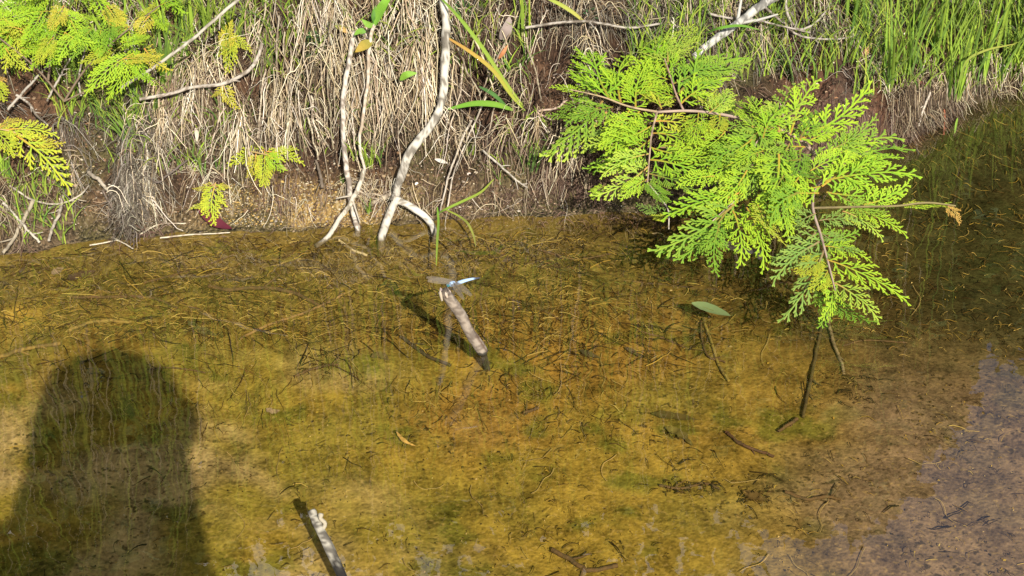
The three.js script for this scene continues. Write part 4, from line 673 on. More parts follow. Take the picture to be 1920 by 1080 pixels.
{
  // the overhanging branch lies in a tilted layer, from the bank out over the water
  const A = PL(1300, 60, 0.05), Bq = atH(1550, 590, 0.075), ex = V(1, 0.06, 0).normalize(), nrm = V().crossVectors(ex, A.clone().sub(Bq)).normalize(); if (nrm.y < 0) nrm.negate();
  const Q = (px, py, off = 0) => { const q = ray(px, py), t = (nrm.dot(A) + off - nrm.dot(camera.position)) / nrm.dot(q); const p = q.multiplyScalar(t).add(camera.position); p.y = Math.max(p.y, HW(p.x, p.z) + 0.012); return p; };
  const base = Q(1440, 235), t = thing('cypress_branch', base, 'large bright green cypress branch hanging out from the bank over the water', 'branch');
  const UPN = V(0.1, 0.82, 0.55).normalize(), r = rng(5);
  const twig = (pts, r0, r1, c = [0.26, 0.19, 0.14]) => new Buf().tube(curve(pts.map(p => Q(...p)), pts.length * 6), rough(r0, r1, 0.12, pts[0][0]), 7, bark(c, mix3(c, [0.07, 0.05, 0.03], 0.7), -0.05, pts[0][1])).mesh('branch_wood', M.wood, t);
  twig([[1560, 330, -0.06], [1500, 262, -0.03], [1440, 236, 0], [1350, 214, 0.01], [1290, 208, 0.012], [1232, 210, 0.012]], 0.0042, 0.0030);
  twig([[1232, 210, 0.012], [1180, 200, 0.014], [1130, 182, 0.016], [1070, 168, 0.02]], 0.0028, 0.0014, [0.30, 0.22, 0.12]);
  twig([[1282, 208, 0.01], [1268, 178, 0.014], [1256, 140, 0.016], [1246, 110, 0.02]], 0.0026, 0.0014, [0.26, 0.17, 0.12]);
  twig([[1232, 210, 0.012], [1222, 250, 0.016], [1218, 290, 0.018], [1214, 342, 0.02]], 0.0026, 0.0013, [0.28, 0.2, 0.13]);
  twig([[1560, 330, -0.06], [1530, 350, -0.02], [1524, 390, 0.0], [1540, 445, 0.006], [1556, 505, 0.008], [1566, 545, 0.01]], 0.0040, 0.0014);
  twig([[1524, 390, 0.0], [1600, 388, 0.01], [1680, 386, 0.02], [1740, 380, 0.02], [1792, 386, 0.02]], 0.0026, 0.0018, [0.15, 0.12, 0.045]);
  twig([[1440, 236, 0], [1400, 300, -0.01], [1390, 360, 0.0], [1330, 420, 0.0]], 0.0026, 0.0012);
  twig([[1214, 342, 0.0], [1235, 368, -0.01], [1252, 392, -0.02], [1254, 430, -0.03]], 0.0020, 0.0012, [0.36, 0.31, 0.25]);
  const S = [ // base px,py, tip px,py, width/length, tone, offset
    [1140, 186, 1112, 72, 0.75, 'fresh'], [1164, 194, 1180, 84, 0.6, 'fresh'], [1192, 202, 1218, 116, 0.7, 'lime'], [1120, 180, 1086, 108, 0.6, 'fresh'], [1240, 206, 1236, 140, 0.8, 'yellow'],
    [1100, 175, 1034, 166, 0.42, 'lime'], [1112, 186, 1048, 196, 0.6, 'fresh'], [1130, 190, 1030, 268, 0.55, 'fresh'], [1150, 200, 1062, 236, 0.55, 'deep'],
    [1256, 140, 1196, 74, 0.8, 'fresh'], [1252, 118, 1230, 56, 0.8, 'fresh'], [1248, 112, 1290, 52, 0.8, 'fresh'], [1262, 158, 1338, 94, 0.7, 'fresh'], [1270, 178, 1402, 92, 0.5, 'fresh'], [1258, 150, 1188, 112, 0.7, 'lime'], [1276, 196, 1372, 132, 0.55, 'lime'], [1268, 182, 1206, 152, 0.8, 'lime'],
    [1300, 128, 1404, 118, 0.55, 'fresh'], [1330, 205, 1318, 150, 0.7, 'yellow'], [1180, 208, 1158, 300, 0.8, 'fresh'], [1200, 208, 1128, 256, 0.7, 'lime'],
    [1222, 236, 1124, 262, 0.55, 'lime'], [1220, 262, 1122, 304, 0.55, 'fresh'], [1218, 288, 1128, 332, 0.6, 'fresh'], [1216, 312, 1122, 360, 0.55, 'fresh'], [1214, 336, 1168, 372, 0.7, 'lime'], [1214, 340, 1252, 382, 0.8, 'fresh'],
    [1226, 228, 1336, 240, 0.5, 'yellow'], [1224, 250, 1348, 276, 0.5, 'lime'], [1220, 276, 1352, 300, 0.5, 'lime'], [1218, 300, 1340, 334, 0.55, 'fresh'], [1216, 326, 1300, 356, 0.6, 'fresh'],
    [1440, 236, 1372, 330, 0.65, 'fresh'], [1430, 246, 1350, 296, 0.6, 'deep'], [1450, 240, 1382, 260, 0.7, 'fresh'], [1470, 250, 1440, 196, 0.8, 'fresh'], [1460, 250, 1500, 136, 0.5, 'fresh'], [1480, 254, 1548, 138, 0.45, 'lime', -0.01], [1500, 262, 1624, 170, 0.42, 'fresh'], [1520, 262, 1560, 226, 0.8, 'lime'],
    [1480, 270, 1440, 330, 0.8, 'fresh'], [1500, 280, 1480, 344, 0.8, 'deep'], [1530, 300, 1694, 246, 0.40, 'fresh'], [1560, 300, 1650, 258, 0.6, 'lime'], [1520, 320, 1600, 296, 0.7, 'fresh'], [1545, 340, 1722, 322, 0.38, 'fresh'], [1540, 350, 1668, 296, 0.5, 'lime'], [1550, 360, 1690, 362, 0.42, 'fresh'],
    [1540, 336, 1460, 300, 0.7, 'fresh'], [1540, 350, 1440, 348, 0.6, 'lime'], [1536, 362, 1420, 384, 0.6, 'lime'], [1500, 300, 1406, 290, 0.6, 'fresh'], [1510, 276, 1398, 252, 0.55, 'lime'],
    [1400, 300, 1372, 372, 0.7, 'fresh'], [1396, 340, 1318, 366, 0.6, 'fresh'], [1390, 360, 1290, 384, 0.55, 'yellow'], [1392, 364, 1248, 412, 0.42, 'fresh'], [1376, 384, 1236, 462, 0.48, 'fresh'], [1360, 400, 1276, 478, 0.5, 'deep'], [1350, 420, 1342, 516, 0.5, 'fresh'], [1374, 396, 1390, 484, 0.55, 'lime'], [1400, 390, 1436, 492, 0.5, 'lime'], [1420, 380, 1464, 460, 0.6, 'yellow'], [1440, 370, 1410, 446, 0.7, 'fresh'], [1470, 360, 1490, 440, 0.7, 'lime'], [1500, 360, 1440, 420, 0.7, 'fresh'],
    [1530, 400, 1452, 418, 0.55, 'dull'], [1538, 430, 1446, 480, 0.55, 'dull'], [1542, 450, 1450, 530, 0.5, 'dull'], [1546, 466, 1474, 582, 0.42, 'dull'], [1536, 414, 1618, 412, 0.6, 'dull'], [1540, 436, 1612, 474, 0.6, 'dull'], [1546, 462, 1632, 480, 0.55, 'lime'], [1552, 488, 1700, 556, 0.36, 'lime'], [1556, 500, 1516, 546, 0.7, 'yellow'], [1560, 520, 1552, 588, 0.7, 'lime'], [1562, 530, 1646, 590, 0.55, 'fresh'], [1548, 476, 1500, 520, 0.7, 'yellow'],
    [1600, 392, 1696, 432, 0.42, 'lime'], [1580, 396, 1654, 440, 0.5, 'fresh'], [1620, 384, 1700, 344, 0.5, 'lime'], [1690, 386, 1740, 378, 0.3, 'yellow'], [1776, 384, 1800, 416, 0.6, 'brown'], [1690, 386, 1778, 382, 0.2, 'lime'], [1720, 384, 1790, 386, 0.2, 'yellow'],
    [1252, 400, 1192, 378, 0.45, 'dull', -0.03], [1252, 410, 1222, 404, 0.8, 'yellow', -0.03], [1132, 348, 1112, 366, 0.8, 'lime', -0.03],
  ];
  for (const q of [[1430, 240, 1352, 222, 0.55, 'olive'], [1350, 214, 1330, 262, 0.8, 'yellow'], [1330, 212, 1368, 158, 0.7, 'pale'], [1410, 262, 1320, 300, 0.55, 'fresh'], [1440, 280, 1372, 318, 0.55, 'lime'], [1360, 246, 1300, 282, 0.7, 'fresh'], [1310, 212, 1296, 258, 0.8, 'lime'], [1560, 280, 1640, 222, 0.45, 'olive'], [1500, 260, 1560, 196, 0.5, 'fresh'], [1420, 250, 1340, 262, 0.6, 'fresh'], [1400, 270, 1330, 320, 0.6, 'fresh'], [1410, 240, 1390, 176, 0.7, 'fresh'], [1440, 240, 1420, 170, 0.6, 'lime'], [1380, 300, 1310, 330, 0.6, 'lime'], [1420, 290, 1392, 360, 0.7, 'fresh'], [1460, 290, 1430, 372, 0.7, 'lime'], [1340, 330, 1270, 350, 0.6, 'fresh'], [1400, 320, 1340, 376, 0.6, 'fresh'], [1470, 330, 1440, 400, 0.7, 'fresh'], [1500, 330, 1480, 400, 0.7, 'lime'], [1430, 260, 1480, 190, 0.6, 'fresh'], [1600, 320, 1690, 286, 0.5, 'fresh'], [1580, 370, 1660, 400, 0.5, 'fresh']]) S.push([...q, 0.012]);
  const up0 = S.length; for (let k = 0; k < 18; k++) {  // sprays of the lower tier
    const [bx, by, tx, ty, a] = S[Math.floor(r() * 84)], dx = (r() - 0.5) * 70, dy = (r() - 0.5) * 50; S.push([bx + dx, by + dy + 10, tx + dx * 0.7, ty + dy * 0.6 + 8, a, ['deep', 'fresh', 'deep', 'dull'][k % 4], -0.035 - 0.02 * r()]);
  }
  for (const [x0, y0, x1, y1, asp, tone, off = 0] of S) {
    const o = off + (r() - 0.5) * 0.034, tn = tone === 'fresh' ? ['fresh', 'fresh', 'olive', 'lime', 'deep', 'pale'][Math.floor(r() * 6)] : tone, p = Q(x0, y0, off + 0.004 + (r() - 0.5) * 0.012), q = Q(x1, y1, o + 0.006);
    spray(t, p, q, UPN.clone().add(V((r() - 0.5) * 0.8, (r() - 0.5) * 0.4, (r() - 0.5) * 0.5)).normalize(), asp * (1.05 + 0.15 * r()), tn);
  }
}
{ // the cypress bush at top left, its sprays held level above the shade
  const base = P(120, 190, 0.03), t = thing('cypress_bush', base, 'low yellow green cypress bush with dark shade beneath at the top left', 'bush'), r = rng(77), UPN = V(0, 0.8, 0.6).normalize();
  const tw = (pts, q) => new Buf().tube(curve(pts.map(a => PL(...a)), 16), rough(q, q * 0.5, 0.12, pts[0][0]), 6, [0.12, 0.085, 0.055]).mesh('branch_wood', M.wood, t);
  tw([[120, 190, 0.03], [70, 130, 0.09], [10, 80, 0.13], [-60, 30, 0.15]], 0.0026); tw([[120, 190, 0.03], [160, 130, 0.09], [210, 80, 0.12], [300, 10, 0.15]], 0.0026); tw([[120, 190, 0.03], [200, 150, 0.09], [250, 110, 0.1]], 0.002); tw([[90, 150, 0.07], [100, 80, 0.12], [120, 10, 0.15]], 0.003);
  const S = [[60, 50, -30, 84, 0.55, 'lime'], [60, 40, 6, 122, 0.6, 'yellow'], [90, 60, 60, 132, 0.7, 'lime'], [100, 70, 66, 112, 0.8, 'yellow'], [90, 20, 20, 40, 0.6, 'fresh'], [100, 20, 170, 62, 0.6, 'lime'], [120, 60, 176, 80, 0.6, 'lime'], [60, 20, 30, -10, 0.8, 'lime'], [40, 60, -10, 30, 0.8, 'yellow'], [120, 10, 90, 50, 0.9, 'gold'], [150, 30, 190, 30, 0.7, 'lime'],
    [210, 90, 150, 120, 0.6, 'yellow'], [250, 100, 160, 170, 0.5, 'lime'], [262, 104, 196, 184, 0.55, 'lime'], [230, 110, 300, 116, 0.5, 'gold'], [240, 100, 290, 150, 0.6, 'fresh'], [270, 90, 314, 126, 0.6, 'gold'], [230, 80, 280, 70, 0.7, 'lime'],
    [280, 30, 262, 66, 0.9, 'gold'], [300, 10, 256, 24, 0.7, 'yellow'], [300, 10, 360, -6, 0.6, 'fresh'], [290, 20, 316, 54, 0.8, 'lime'], [240, 60, 200, 40, 0.8, 'yellow'], [40, 90, 100, 100, 0.6, 'lime'], [10, 90, 50, 126, 0.6, 'yellow'], [-20, 40, 60, 16, 0.6, 'lime'], [-60, 60, -10, 100, 0.6, 'lime'], [-50, 20, -100, 60, 0.6, 'lime'], [140, 0, 200, -20, 0.6, 'fresh'], [60, 0, 100, -30, 0.6, 'lime'], [170, 50, 130, 84, 0.7, 'fresh'], [110, 40, 60, 70, 0.8, 'fresh'], [20, 60, -40, 120, 0.6, 'fresh'], [200, 10, 230, 50, 0.8, 'gold'], [150, 60, 110, 110, 0.6, 'lime']];
  for (let k = 0; k < 24; k++) { const x = lerp(-60, 310, r()), y = lerp(-30, x > 140 ? 120 : 100, r()), a = 1.57 + (x < 130 ? 0.9 : -0.2) + (r() - 0.5) * 2.2, l = 55 + 45 * r(); S.push([x, y, x + Math.cos(a) * l, y + Math.sin(a) * l * 0.8, 0.6, ['lime', 'fresh', 'deep', 'lime', 'fresh', 'fresh', 'yellow'][k % 7]]); }
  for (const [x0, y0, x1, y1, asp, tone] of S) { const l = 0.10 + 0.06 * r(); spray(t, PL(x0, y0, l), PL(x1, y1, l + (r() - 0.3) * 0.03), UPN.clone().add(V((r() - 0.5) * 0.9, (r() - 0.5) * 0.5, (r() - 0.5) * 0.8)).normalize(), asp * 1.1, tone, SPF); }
}
for (const [label, stem, sprays] of [
  ['long drooping yellow cypress sprig at the left edge below the bush', [[-60, 236, 0.08], [20, 246, 0.085], [60, 262, 0.09]], [[-20, 240, 30, 296, 0.7, 'yellow'], [10, 244, 100, 250, 0.55, 'yellow'], [20, 246, 118, 350, 0.52, 'yellow'], [50, 258, 120, 270, 0.45, 'gold'], [-10, 238, -30, 290, 0.7, 'yellow'], [0, 240, 40, 222, 0.6, 'gold']]],
  ['small bright cypress tip at the left edge between bush and drooping sprig', [[-40, 140, 0.08], [-10, 158, 0.08]], [[-20, 152, 10, 192, 0.7, 'yellow'], [-20, 150, 8, 150, 0.6, 'brown']]],
  ['small pale yellow cypress sprig above the dark red leaf', [[404, 342, 0.035], [402, 352, 0.04]], [[404, 344, 402, 416, 0.78, 'yellow'], [402, 384, 358, 392, 0.45, 'yellow'], [402, 346, 362, 352, 0.4, 'gold'], [404, 350, 430, 352, 0.6, 'gold']]],
  ['low yellow green cypress sprig spreading left of the bare soil', [[470, 284, 0.035], [500, 290, 0.04]], [[500, 280, 430, 312, 0.55, 'yellow'], [496, 284, 492, 344, 0.75, 'yellow'], [500, 284, 568, 304, 0.5, 'yellow'], [500, 286, 536, 320, 0.7, 'lime'], [510, 288, 556, 278, 0.5, 'yellow'], [480, 288, 462, 330, 0.7, 'gold']]],
  ['golden cypress sprig standing in grass below the top edge at left', [[432, 40, 0.06], [430, 60, 0.06]], [[424, 100, 436, 40, 0.7, 'gold'], [430, 70, 472, 96, 0.6, 'yellow'], [430, 70, 420, 128, 0.6, 'yellow']]],
  ['little golden cypress sprig beside the brown forked twig', [[418, 156, 0.05], [420, 164, 0.05]], [[418, 158, 446, 204, 0.6, 'gold'], [418, 160, 396, 180, 0.5, 'gold']]],
]) {
  const base = PL(...stem[0]), t = thing('cypress_sprig', base, label, 'sprig'), r = rng(base.x * 1000 + 5000);
  new Buf().tube(curve(stem.map(a => PL(...a)), 10), 0.0016, 6, [0.28, 0.2, 0.08]).mesh('stem', M.wood, t);
  const l = stem[0][2]; for (const [x0, y0, x1, y1, asp, tone] of sprays) spray(t, PL(x0, y0, l), PL(x1, y1, l + (r() - 0.5) * 0.015), V((r() - 0.5) * 0.4, 0.7, 0.7).normalize(), asp * 1.1, tone);
}

// ------------------------------------------------------------------ the dragonfly on the stick
{
  const head = TIP.clone().add(V(0.006, 0.0145, 0.004)), K = 1 / 1000, tailP = atH(899, 521, head.y + 0.006), ax = tailP.clone().sub(head).normalize(), L = Math.min(tailP.distanceTo(head), 0.064);
  const t = thing('dragonfly', head, 'powder blue dragonfly with dark tail tip perched on the broken stick', 'dragonfly');
  const al = d => head.clone().addScaledVector(ax, d), side = V().crossVectors(ax, V(0, 1, 0)).normalize(), up = V().crossVectors(side, ax).normalize();
  const ell = (c, a, b2, d, col) => { const g = new THREE.SphereGeometry(1, 16, 12), p = g.attributes.position, bf = new Buf(); for (let k = 0; k < p.count; k++) { const q = c.clone().addScaledVector(ax, p.getX(k) * a).addScaledVector(up, p.getY(k) * b2).addScaledVector(side, p.getZ(k) * d); bf.v(q.x, q.y, q.z, typeof col === 'function' ? col(p.getX(k), p.getY(k), p.getZ(k)) : col); } bf.i = [...g.index.array]; return bf; };
  ell(al(0.001), 0.0028, 0.003, 0.0036, [0.36, 0.42, 0.38]).mesh('head', M.gloss, t);
  for (const s of [-1, 1]) ell(al(0.0012).addScaledVector(side, s * 0.0026).addScaledVector(up, 0.0012), 0.0026, 0.0027, 0.0024, [0.03, 0.10, 0.11]).mesh('eye', M.wet, t);
  ell(al(0.0095).addScaledVector(up, 0.001), 0.0078, 0.0056, 0.0046, (x, y, z) => Math.abs(z) > 0.45 && Math.sin(x * 9) > 0.25 ? [0.05, 0.06, 0.08] : y > 0.3 ? [0.19, 0.26, 0.36] : [0.15, 0.19, 0.24]).mesh('thorax', M.dry, t);
  const ab = [...Array(15)].map((_, k) => al(0.0165 + (L - 0.0165) * k / 14).addScaledVector(up, 0.0022 * Math.sin(k / 14 * 3) - 0.0004));
  new Buf().tube(ab, ab.map((_, k) => k < 2 ? 0.0030 : k < 4 ? 0.0034 : lerp(0.0033, 0.0014, (k - 4) / 10)), 10, (q) => q > 0.83 ? [0.03, 0.035, 0.05] : (q * 9 % 1) < 0.10 ? [0.07, 0.10, 0.15] : [0.22, 0.31, 0.44]).mesh('abdomen', M.dry, t);
  const wm = new THREE.MeshPhysicalMaterial({ vertexColors: true, transparent: true, opacity: 0.5, roughness: 0.35, side: THREE.DoubleSide });
  for (const [o, tx, ty, h, w] of [[0.008, 786, 513, 0.012, 0.0048], [0.0115, 800, 523, 0.010, 0.0058], [0.009, 894, 590, -0.012, 0.0048], [0.0125, 906, 566, -0.006, 0.0058]]) {
    const a = al(o).addScaledVector(up, 0.005), e = atH(tx, ty, a.y + h), len = Math.min(0.046, a.distanceTo(e)), d = e.sub(a).normalize(), pts = [...Array(9)].map((_, k) => a.clone().addScaledVector(d, len * k / 8).add(V(0, -0.004 * (k / 8) ** 2, 0)));
    const wing = new Buf().strip(pts, q => w * (0.35 + 0.65 * Math.sin(Math.PI * Math.min(1, 0.12 + 0.86 * q))), V(0, 0.8, 0.6).normalize(), [0.11, 0.09, 0.06], 0.05).mesh('wing', wm, t);
    new Buf().tube(pts.map(p => p.clone().addScaledVector(V(0.3, 0.2, -0.6), w * 0.6)), 0.0003, 4, [0.05, 0.04, 0.03], false).mesh('wing_vein', M.wood, t);
  }
  for (const s of [-1, 1]) for (const [o, f] of [[0.005, -0.005], [0.008, 0.001], [0.011, 0.006]]) {
    const a = al(o).addScaledVector(side, s * 0.003).addScaledVector(up, -0.004), k = al(o + f).addScaledVector(side, s * 0.0085).addScaledVector(up, -0.005), e = al(o + f * 1.1).addScaledVector(side, s * 0.0085).addScaledVector(up, -0.0165);
    new Buf().tube([a, k, e], [0.0006, 0.0005, 0.0004], 5, [0.03, 0.03, 0.03]).mesh('leg', M.wood, t);
  }
}

// ------------------------------------------------------------------ trees and shrubs beyond the bank (seen mirrored in the water)
function tree(name, label, cat, x, z, h, blobs, n, seed, size) {
  const y0 = H(x, z), base = V(x, y0, z), t = thing(name, base, label, cat), r = rng(seed), w = new Buf(), b = new Buf();
  const top = V(x + 0.1, y0 + h * 0.8, z); w.tube(curve([base.clone().add(V(0, -0.1, 0)), V(x + 0.05, y0 + h * 0.4, z), top], 14), rough(0.06, 0.015, 0.15, seed), 9, bark([0.22, 0.19, 0.15], [0.08, 0.06, 0.05], 0, seed));
  for (const [bx, by, bz, R] of blobs) w.tube(curve([V(x + 0.03, y0 + h * 0.25, z), V(lerp(x, bx, 0.5), lerp(y0, by, 0.6), lerp(z, bz, 0.5)), V(bx, by, bz)], 8), rough(0.025, 0.008, 0.1, seed), 6, [0.14, 0.11, 0.08]);
  for (let k = 0; k < n; k++) {
    const [bx, by, bz, R] = blobs[k % blobs.length], d = V(r() - 0.5, r() - 0.5, r() - 0.5).normalize().multiplyScalar(R * Math.cbrt(r() * 0.95 + 0.05)), p = V(bx, by, bz).add(V(d.x, d.y * 0.8, d.z));
    const u = V(r() - 0.5, r() - 0.6, r() - 0.5).normalize(), l = size * (0.6 + 0.8 * r()), c = jit([0.055, 0.10, 0.018], r, 0.4);
    b.strip([p, p.clone().addScaledVector(u, l * 0.5), p.clone().addScaledVector(u, l)], f => l * 0.3 * Math.sin(Math.PI * (0.08 + 0.9 * f)), V(r() - 0.5, r(), r() - 0.5).normalize(), c, 0.2);
  }
  w.mesh('trunk', M.wood, t); b.mesh('crown', M.leaf, t);
}
tree('broadleaf_tree', 'leafy tree above the bank, mirrored in the middle of the pond', 'tree', 0.2, -4.9, 3.4, [[0.1, 2.4, -4.7, 0.95], [0.9, 2.0, -4.6, 0.85], [-0.6, 2.1, -4.8, 0.85], [0.6, 2.9, -4.8, 0.75], [-0.2, 3.1, -5.0, 0.8], [1.15, 1.3, -4.6, 0.75], [1.3, 2.3, -4.7, 0.55], [1.3, 1.8, -4.7, 0.5], [1.5, 2.7, -4.7, 0.42], [1.65, 2.25, -4.7, 0.42], [0, 1.5, -4.6, 0.8], [0.8, 1.5, -4.6, 0.8]], 19000, 3, 0.10);
tree('broadleaf_tree', 'leafy tree above the bank, mirrored in the left of the pond', 'tree', -1.8, -5.0, 3.4, [[-1.6, 2.3, -4.8, 0.95], [-2.4, 2.2, -4.9, 0.9], [-1.4, 1.3, -4.6, 0.8], [-2.0, 3.0, -5.0, 0.8], [-2.9, 1.4, -4.8, 0.8], [-1.1, 2.9, -4.9, 0.6], [-0.9, 2.3, -4.9, 0.6], [-2.4, 3.3, -4.9, 0.8], [-3.0, 2.8, -4.9, 0.8], [-2.2, 3.8, -5, 0.7], [-1.1, 1.9, -4.7, 0.7]], 17000, 4, 0.10);
tree('shrub', 'low leafy shrub above the bank, mirrored near the right edge of the pond', 'shrub', 2.3, -4.6, 1.5, [[1.9, 1.35, -4.5, 0.6], [2.5, 1.25, -4.6, 0.65], [3.1, 1.1, -4.7, 0.7], [1.4, 0.95, -4.4, 0.55], [2.2, 0.85, -4.5, 0.6], [1.7, 1.4, -4.5, 0.45]], 10000, 5, 0.11);
tree('shrub', 'low leafy shrub between the two trees above the bank', 'shrub', -0.7, -4.3, 1.1, [[-0.7, 0.9, -4.2, 0.5], [-0.1, 0.8, -4.2, 0.45], [0.5, 0.8, -4.2, 0.45]], 2600, 6, 0.08);

{ // tall sunlit grass and dry stalks on top of the bank, above the frame: their mirror images streak the water
  const b = new Buf(), r = rng(91);
  for (let k = 0; k < 520; k++) {
    const x = lerp(-1.7, 1.5, r()), d = 0.62 + 0.7 * r(), z = shoreZ(x) - d, y = hBank(x, d), L = 0.5 + 0.9 * r(), a = r() * 6.28, le = 0.08 + 0.2 * r(), dry = r() < 0.35, pts = [];
    for (let s = 0; s <= 7; s++) { const t = s / 7; pts.push(V(x + Math.cos(a) * L * le * t * t, y + L * t, z + Math.sin(a) * L * le * t * t)); }
    const c = dry ? jit([0.32, 0.265, 0.17], r, 0.35) : jit(PAL.green[Math.floor(r() * 4)], r, 0.3), w = dry ? 0.0022 : 0.0036;
    b.strip(pts, t => w * (1 - t * t * 0.9), V(Math.sin(a) * 0.3, 0.2, 1).normalize(), c, 0.3);
  }
  tag(b.mesh('tall_grass', M.leaf), 'tall green and straw coloured grass on the bank top, mirrored as streaks in the water', 'grass', null, 'stuff');
}

// ------------------------------------------------------------------ the photographer, whose shadow falls on the pond
{
  const GY = H(-0.01, 0.32), base = V(-0.01, GY, 0.32), t = thing('person', base, 'person in dark shirt, grey trousers and bucket hat holding up a phone', 'person');
  const caps = (p, a, b, ra, rb) => { const ab = b.clone().sub(a), h = Math.min(1, Math.max(0, p.clone().sub(a).dot(ab) / ab.lengthSq())); return p.distanceTo(a.clone().addScaledVector(ab, h)) - lerp(ra, rb, h); };
  const field = (c, half, res, sdf) => {
    const mc = new MarchingCubes(res, new THREE.MeshBasicMaterial(), false, false, 120000); mc.isolation = 0; const p = V(), hs = res / 2;
    for (let k = 0; k < res; k++) for (let j = 0; j < res; j++) for (let i = 0; i < res; i++) { p.set(c.x + (i - hs) / hs * half, c.y + (j - hs) / hs * half, c.z + (k - hs) / hs * half); mc.field[i + j * res + k * res * res] = -sdf(p); }
    mc.update(); const n = mc.count, g = new THREE.BufferGeometry(), q = new Float32Array(n * 3), m = new Float32Array(n * 3);
    for (let k = 0; k < n * 3; k++) { q[k] = mc.positionArray[k] * half + [c.x, c.y, c.z][k % 3]; m[k] = mc.normalArray[k]; }
    g.setAttribute('position', new THREE.BufferAttribute(q, 3)); g.setAttribute('normal', new THREE.BufferAttribute(m, 3)); return g;
  };
  const smin = (a, b, k) => { const h = Math.max(k - Math.abs(a - b), 0) / k; return Math.min(a, b) - h * h * k * 0.25; };
  const S = (x, y, z) => V(base.x + x, y, base.z + z), hd = S(0.090, 1.522, -0.06), sh = 1.32;
  const bones = [[S(0, 0.92, 0), S(0, 1.18, 0), 0.135, 0.125], [S(0, 1.18, 0), S(0, 1.30, 0), 0.125, 0.12], [S(-0.20, sh + 0.01, 0), S(0.12, sh, 0), 0.062, 0.062], [S(0, 1.33, 0), S(0.07, 1.45, -0.04), 0.074, 0.064]];
  for (const s of [-1, 1]) bones.push([S(s * 0.085, 0.90, 0), S(s * 0.11, 0.50, -0.02), 0.088, 0.058], [S(s * 0.11, 0.50, -0.02), S(s * 0.12, GY + 0.09, 0.02), 0.054, 0.040], [S(s * 0.12, GY + 0.045, 0.02), S(s * 0.14, GY + 0.035, -0.15), 0.044, 0.034],
    [S(s * 0.17 - 0.05, sh - 0.01, 0), S(s * 0.13 - 0.02, 1.12, -0.12), 0.056, 0.054], [S(s * 0.13 - 0.02, 1.12, -0.12), V(s * 0.085, 1.385, 0.064), 0.060, 0.042]);
  const body = field(S(0, 0.9, -0.05), 0.96, 112, p => bones.reduce((d, [a, b, ra, rb]) => smin(d, caps(p, a, b, ra, rb), 0.05), 9));
  const hp = V(), headG = field(hd, 0.19, 60, p => {
    hp.copy(p).sub(hd); let d = Math.hypot(hp.x / 0.077, (hp.y - 0.02) / 0.105, hp.z / 0.095) * 0.08 - 0.08;
    d = smin(d, caps(hp, V(0, -0.055, -0.045), V(0, -0.075, -0.058), 0.048, 0.034), 0.04);
    d = smin(d, caps(hp, V(0, 0.012, -0.092), V(0, -0.022, -0.108), 0.008, 0.013), 0.02);
    for (const s of [-1, 1]) { d = smin(d, caps(hp, V(s * 0.079, 0.02, 0.01), V(s * 0.078, -0.02, 0.005), 0.013, 0.010), 0.012); d = Math.max(d, -(Math.hypot(hp.x - s * 0.032, hp.y - 0.008, hp.z + 0.103) - 0.016)); d = Math.min(d, Math.hypot(hp.x - s * 0.032, hp.y - 0.008, hp.z + 0.083) - 0.013); }
    d = smin(d, caps(hp, V(-0.02, -0.052, -0.092), V(0.02, -0.052, -0.092), 0.008, 0.008), 0.008);
    return smin(d, caps(hp, V(0, -0.16, 0.03), V(0, -0.05, 0.01), 0.052, 0.05), 0.03);
  });
  const parts = [body, headG];
  for (const s of [-1, 1]) {                        // hands hold the phone by its short sides
    const w = V(s * 0.112, 1.405, 0.05), fg = [];
    for (let f = 0; f < 4; f++) { const a = V(s * 0.100, 1.415 + f * 0.019, 0.03), len = [0.9, 1, 0.97, 0.8][f]; fg.push([a, a.clone().add(V(-s * 0.004, 0.006, -0.034 * len)), 0.0095, 0.0088], [a.clone().add(V(-s * 0.004, 0.006, -0.034 * len)), a.clone().add(V(-s * 0.032, 0.008, -0.034 * len - 0.004)), 0.0088, 0.007]); }
    fg.push([V(s * 0.104, 1.412, 0.045), V(s * 0.085, 1.432, 0.052), 0.011, 0.0095], [V(s * 0.085, 1.432, 0.052), V(s * 0.066, 1.452, 0.046), 0.0095, 0.008]);
    parts.push(field(V(s * 0.095, 1.43, 0.02), 0.085, 56, p => { let d = smin(caps(p, w, V(s * 0.102, 1.45, 0.034), 0.024, 0.026), caps(p, w.clone().add(V(s * 0.01, -0.03, 0.015)), w, 0.024, 0.024), 0.02); for (const [a, b, ra, rb] of fg) d = smin(d, caps(p, a, b, ra, rb), 0.006); return d; }));
  }
  const g = mergeGeometries(parts), p = g.attributes.position, c = new Float32Array(p.count * 3), nb = body.attributes.position.count;
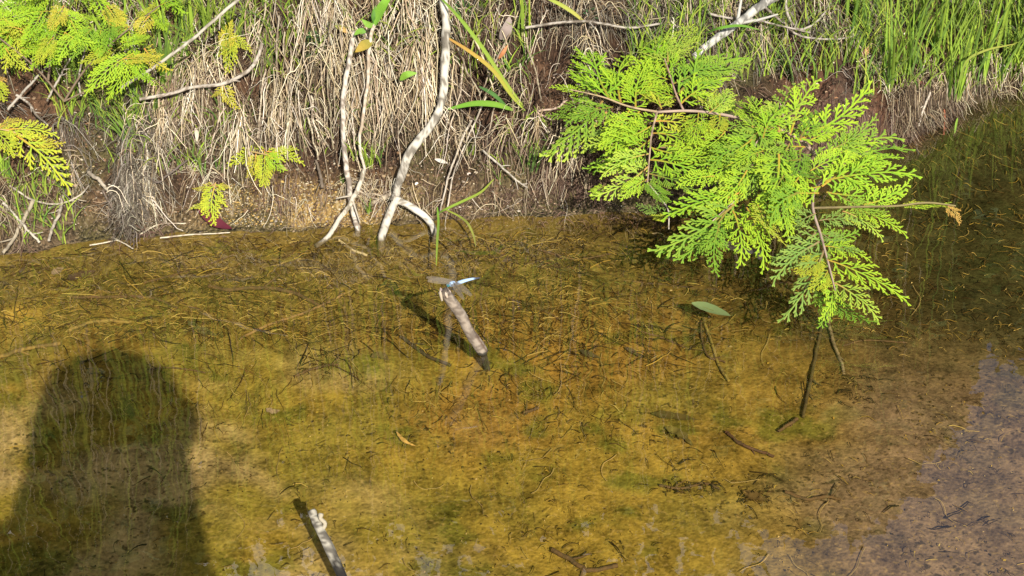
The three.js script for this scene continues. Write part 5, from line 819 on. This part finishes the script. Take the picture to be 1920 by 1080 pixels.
  for (let k = 0; k < p.count; k++) {
    const y = p.getY(k), x = p.getX(k) - base.x, z = p.getZ(k); let q = [0.42, 0.25, 0.17];
    if (k < nb) q = y < GY + 0.085 ? [0.05, 0.045, 0.04] : y < 0.93 ? [0.16, 0.16, 0.17] : (y < 1.40 && !(z < 0.15 && y > 1.22)) ? [0.03, 0.045, 0.09] : q;
    c.set(q, k * 3); p.setXYZ(k, p.getX(k) - base.x, y - base.y, z - base.z);
  }
  g.setAttribute('color', new THREE.BufferAttribute(c, 3));
  const bm = new THREE.Mesh(g, vmat({ roughness: 0.8 })); bm.name = 'body'; bm.castShadow = true; t.add(bm);
  const hat = new THREE.Mesh(new THREE.LatheGeometry([[0.001, 0.122], [0.085, 0.120], [0.102, 0.10], [0.106, 0.03], [0.150, -0.012], [0.148, -0.016], [0.096, 0.024], [0.088, 0.10], [0.072, 0.118], [0.001, 0.12]].map(a => new THREE.Vector2(...a)), 40), new THREE.MeshStandardMaterial({ color: new THREE.Color(0.25, 0.22, 0.16), roughness: 0.9, side: THREE.DoubleSide }));
  hat.name = 'hat'; hat.position.copy(hd).sub(base).add(V(0, 0.025, 0)); hat.castShadow = true; t.add(hat);
  const ph = new Buf(), sh2 = new THREE.Shape(), a = 0.076, b = 0.036, q = 0.009; sh2.moveTo(-a + q, -b); sh2.lineTo(a - q, -b); sh2.quadraticCurveTo(a, -b, a, -b + q); sh2.lineTo(a, b - q); sh2.quadraticCurveTo(a, b, a - q, b); sh2.lineTo(-a + q, b); sh2.quadraticCurveTo(-a, b, -a, b - q); sh2.lineTo(-a, -b + q); sh2.quadraticCurveTo(-a, -b, -a + q, -b);
  const phone = new THREE.Mesh(new THREE.ExtrudeGeometry(sh2, { depth: 0.006, bevelEnabled: true, bevelSize: 0.001, bevelThickness: 0.001, bevelSegments: 2 }), new THREE.MeshStandardMaterial({ color: 0x15161a, roughness: 0.3 }));
  phone.name = 'phone'; phone.position.set(0, 1.445, 0.012); phone.castShadow = true; scene.add(phone); tag(phone, 'black phone held level in both hands of the person in the bucket hat', 'phone');
}
renderer.render(scene, camera);
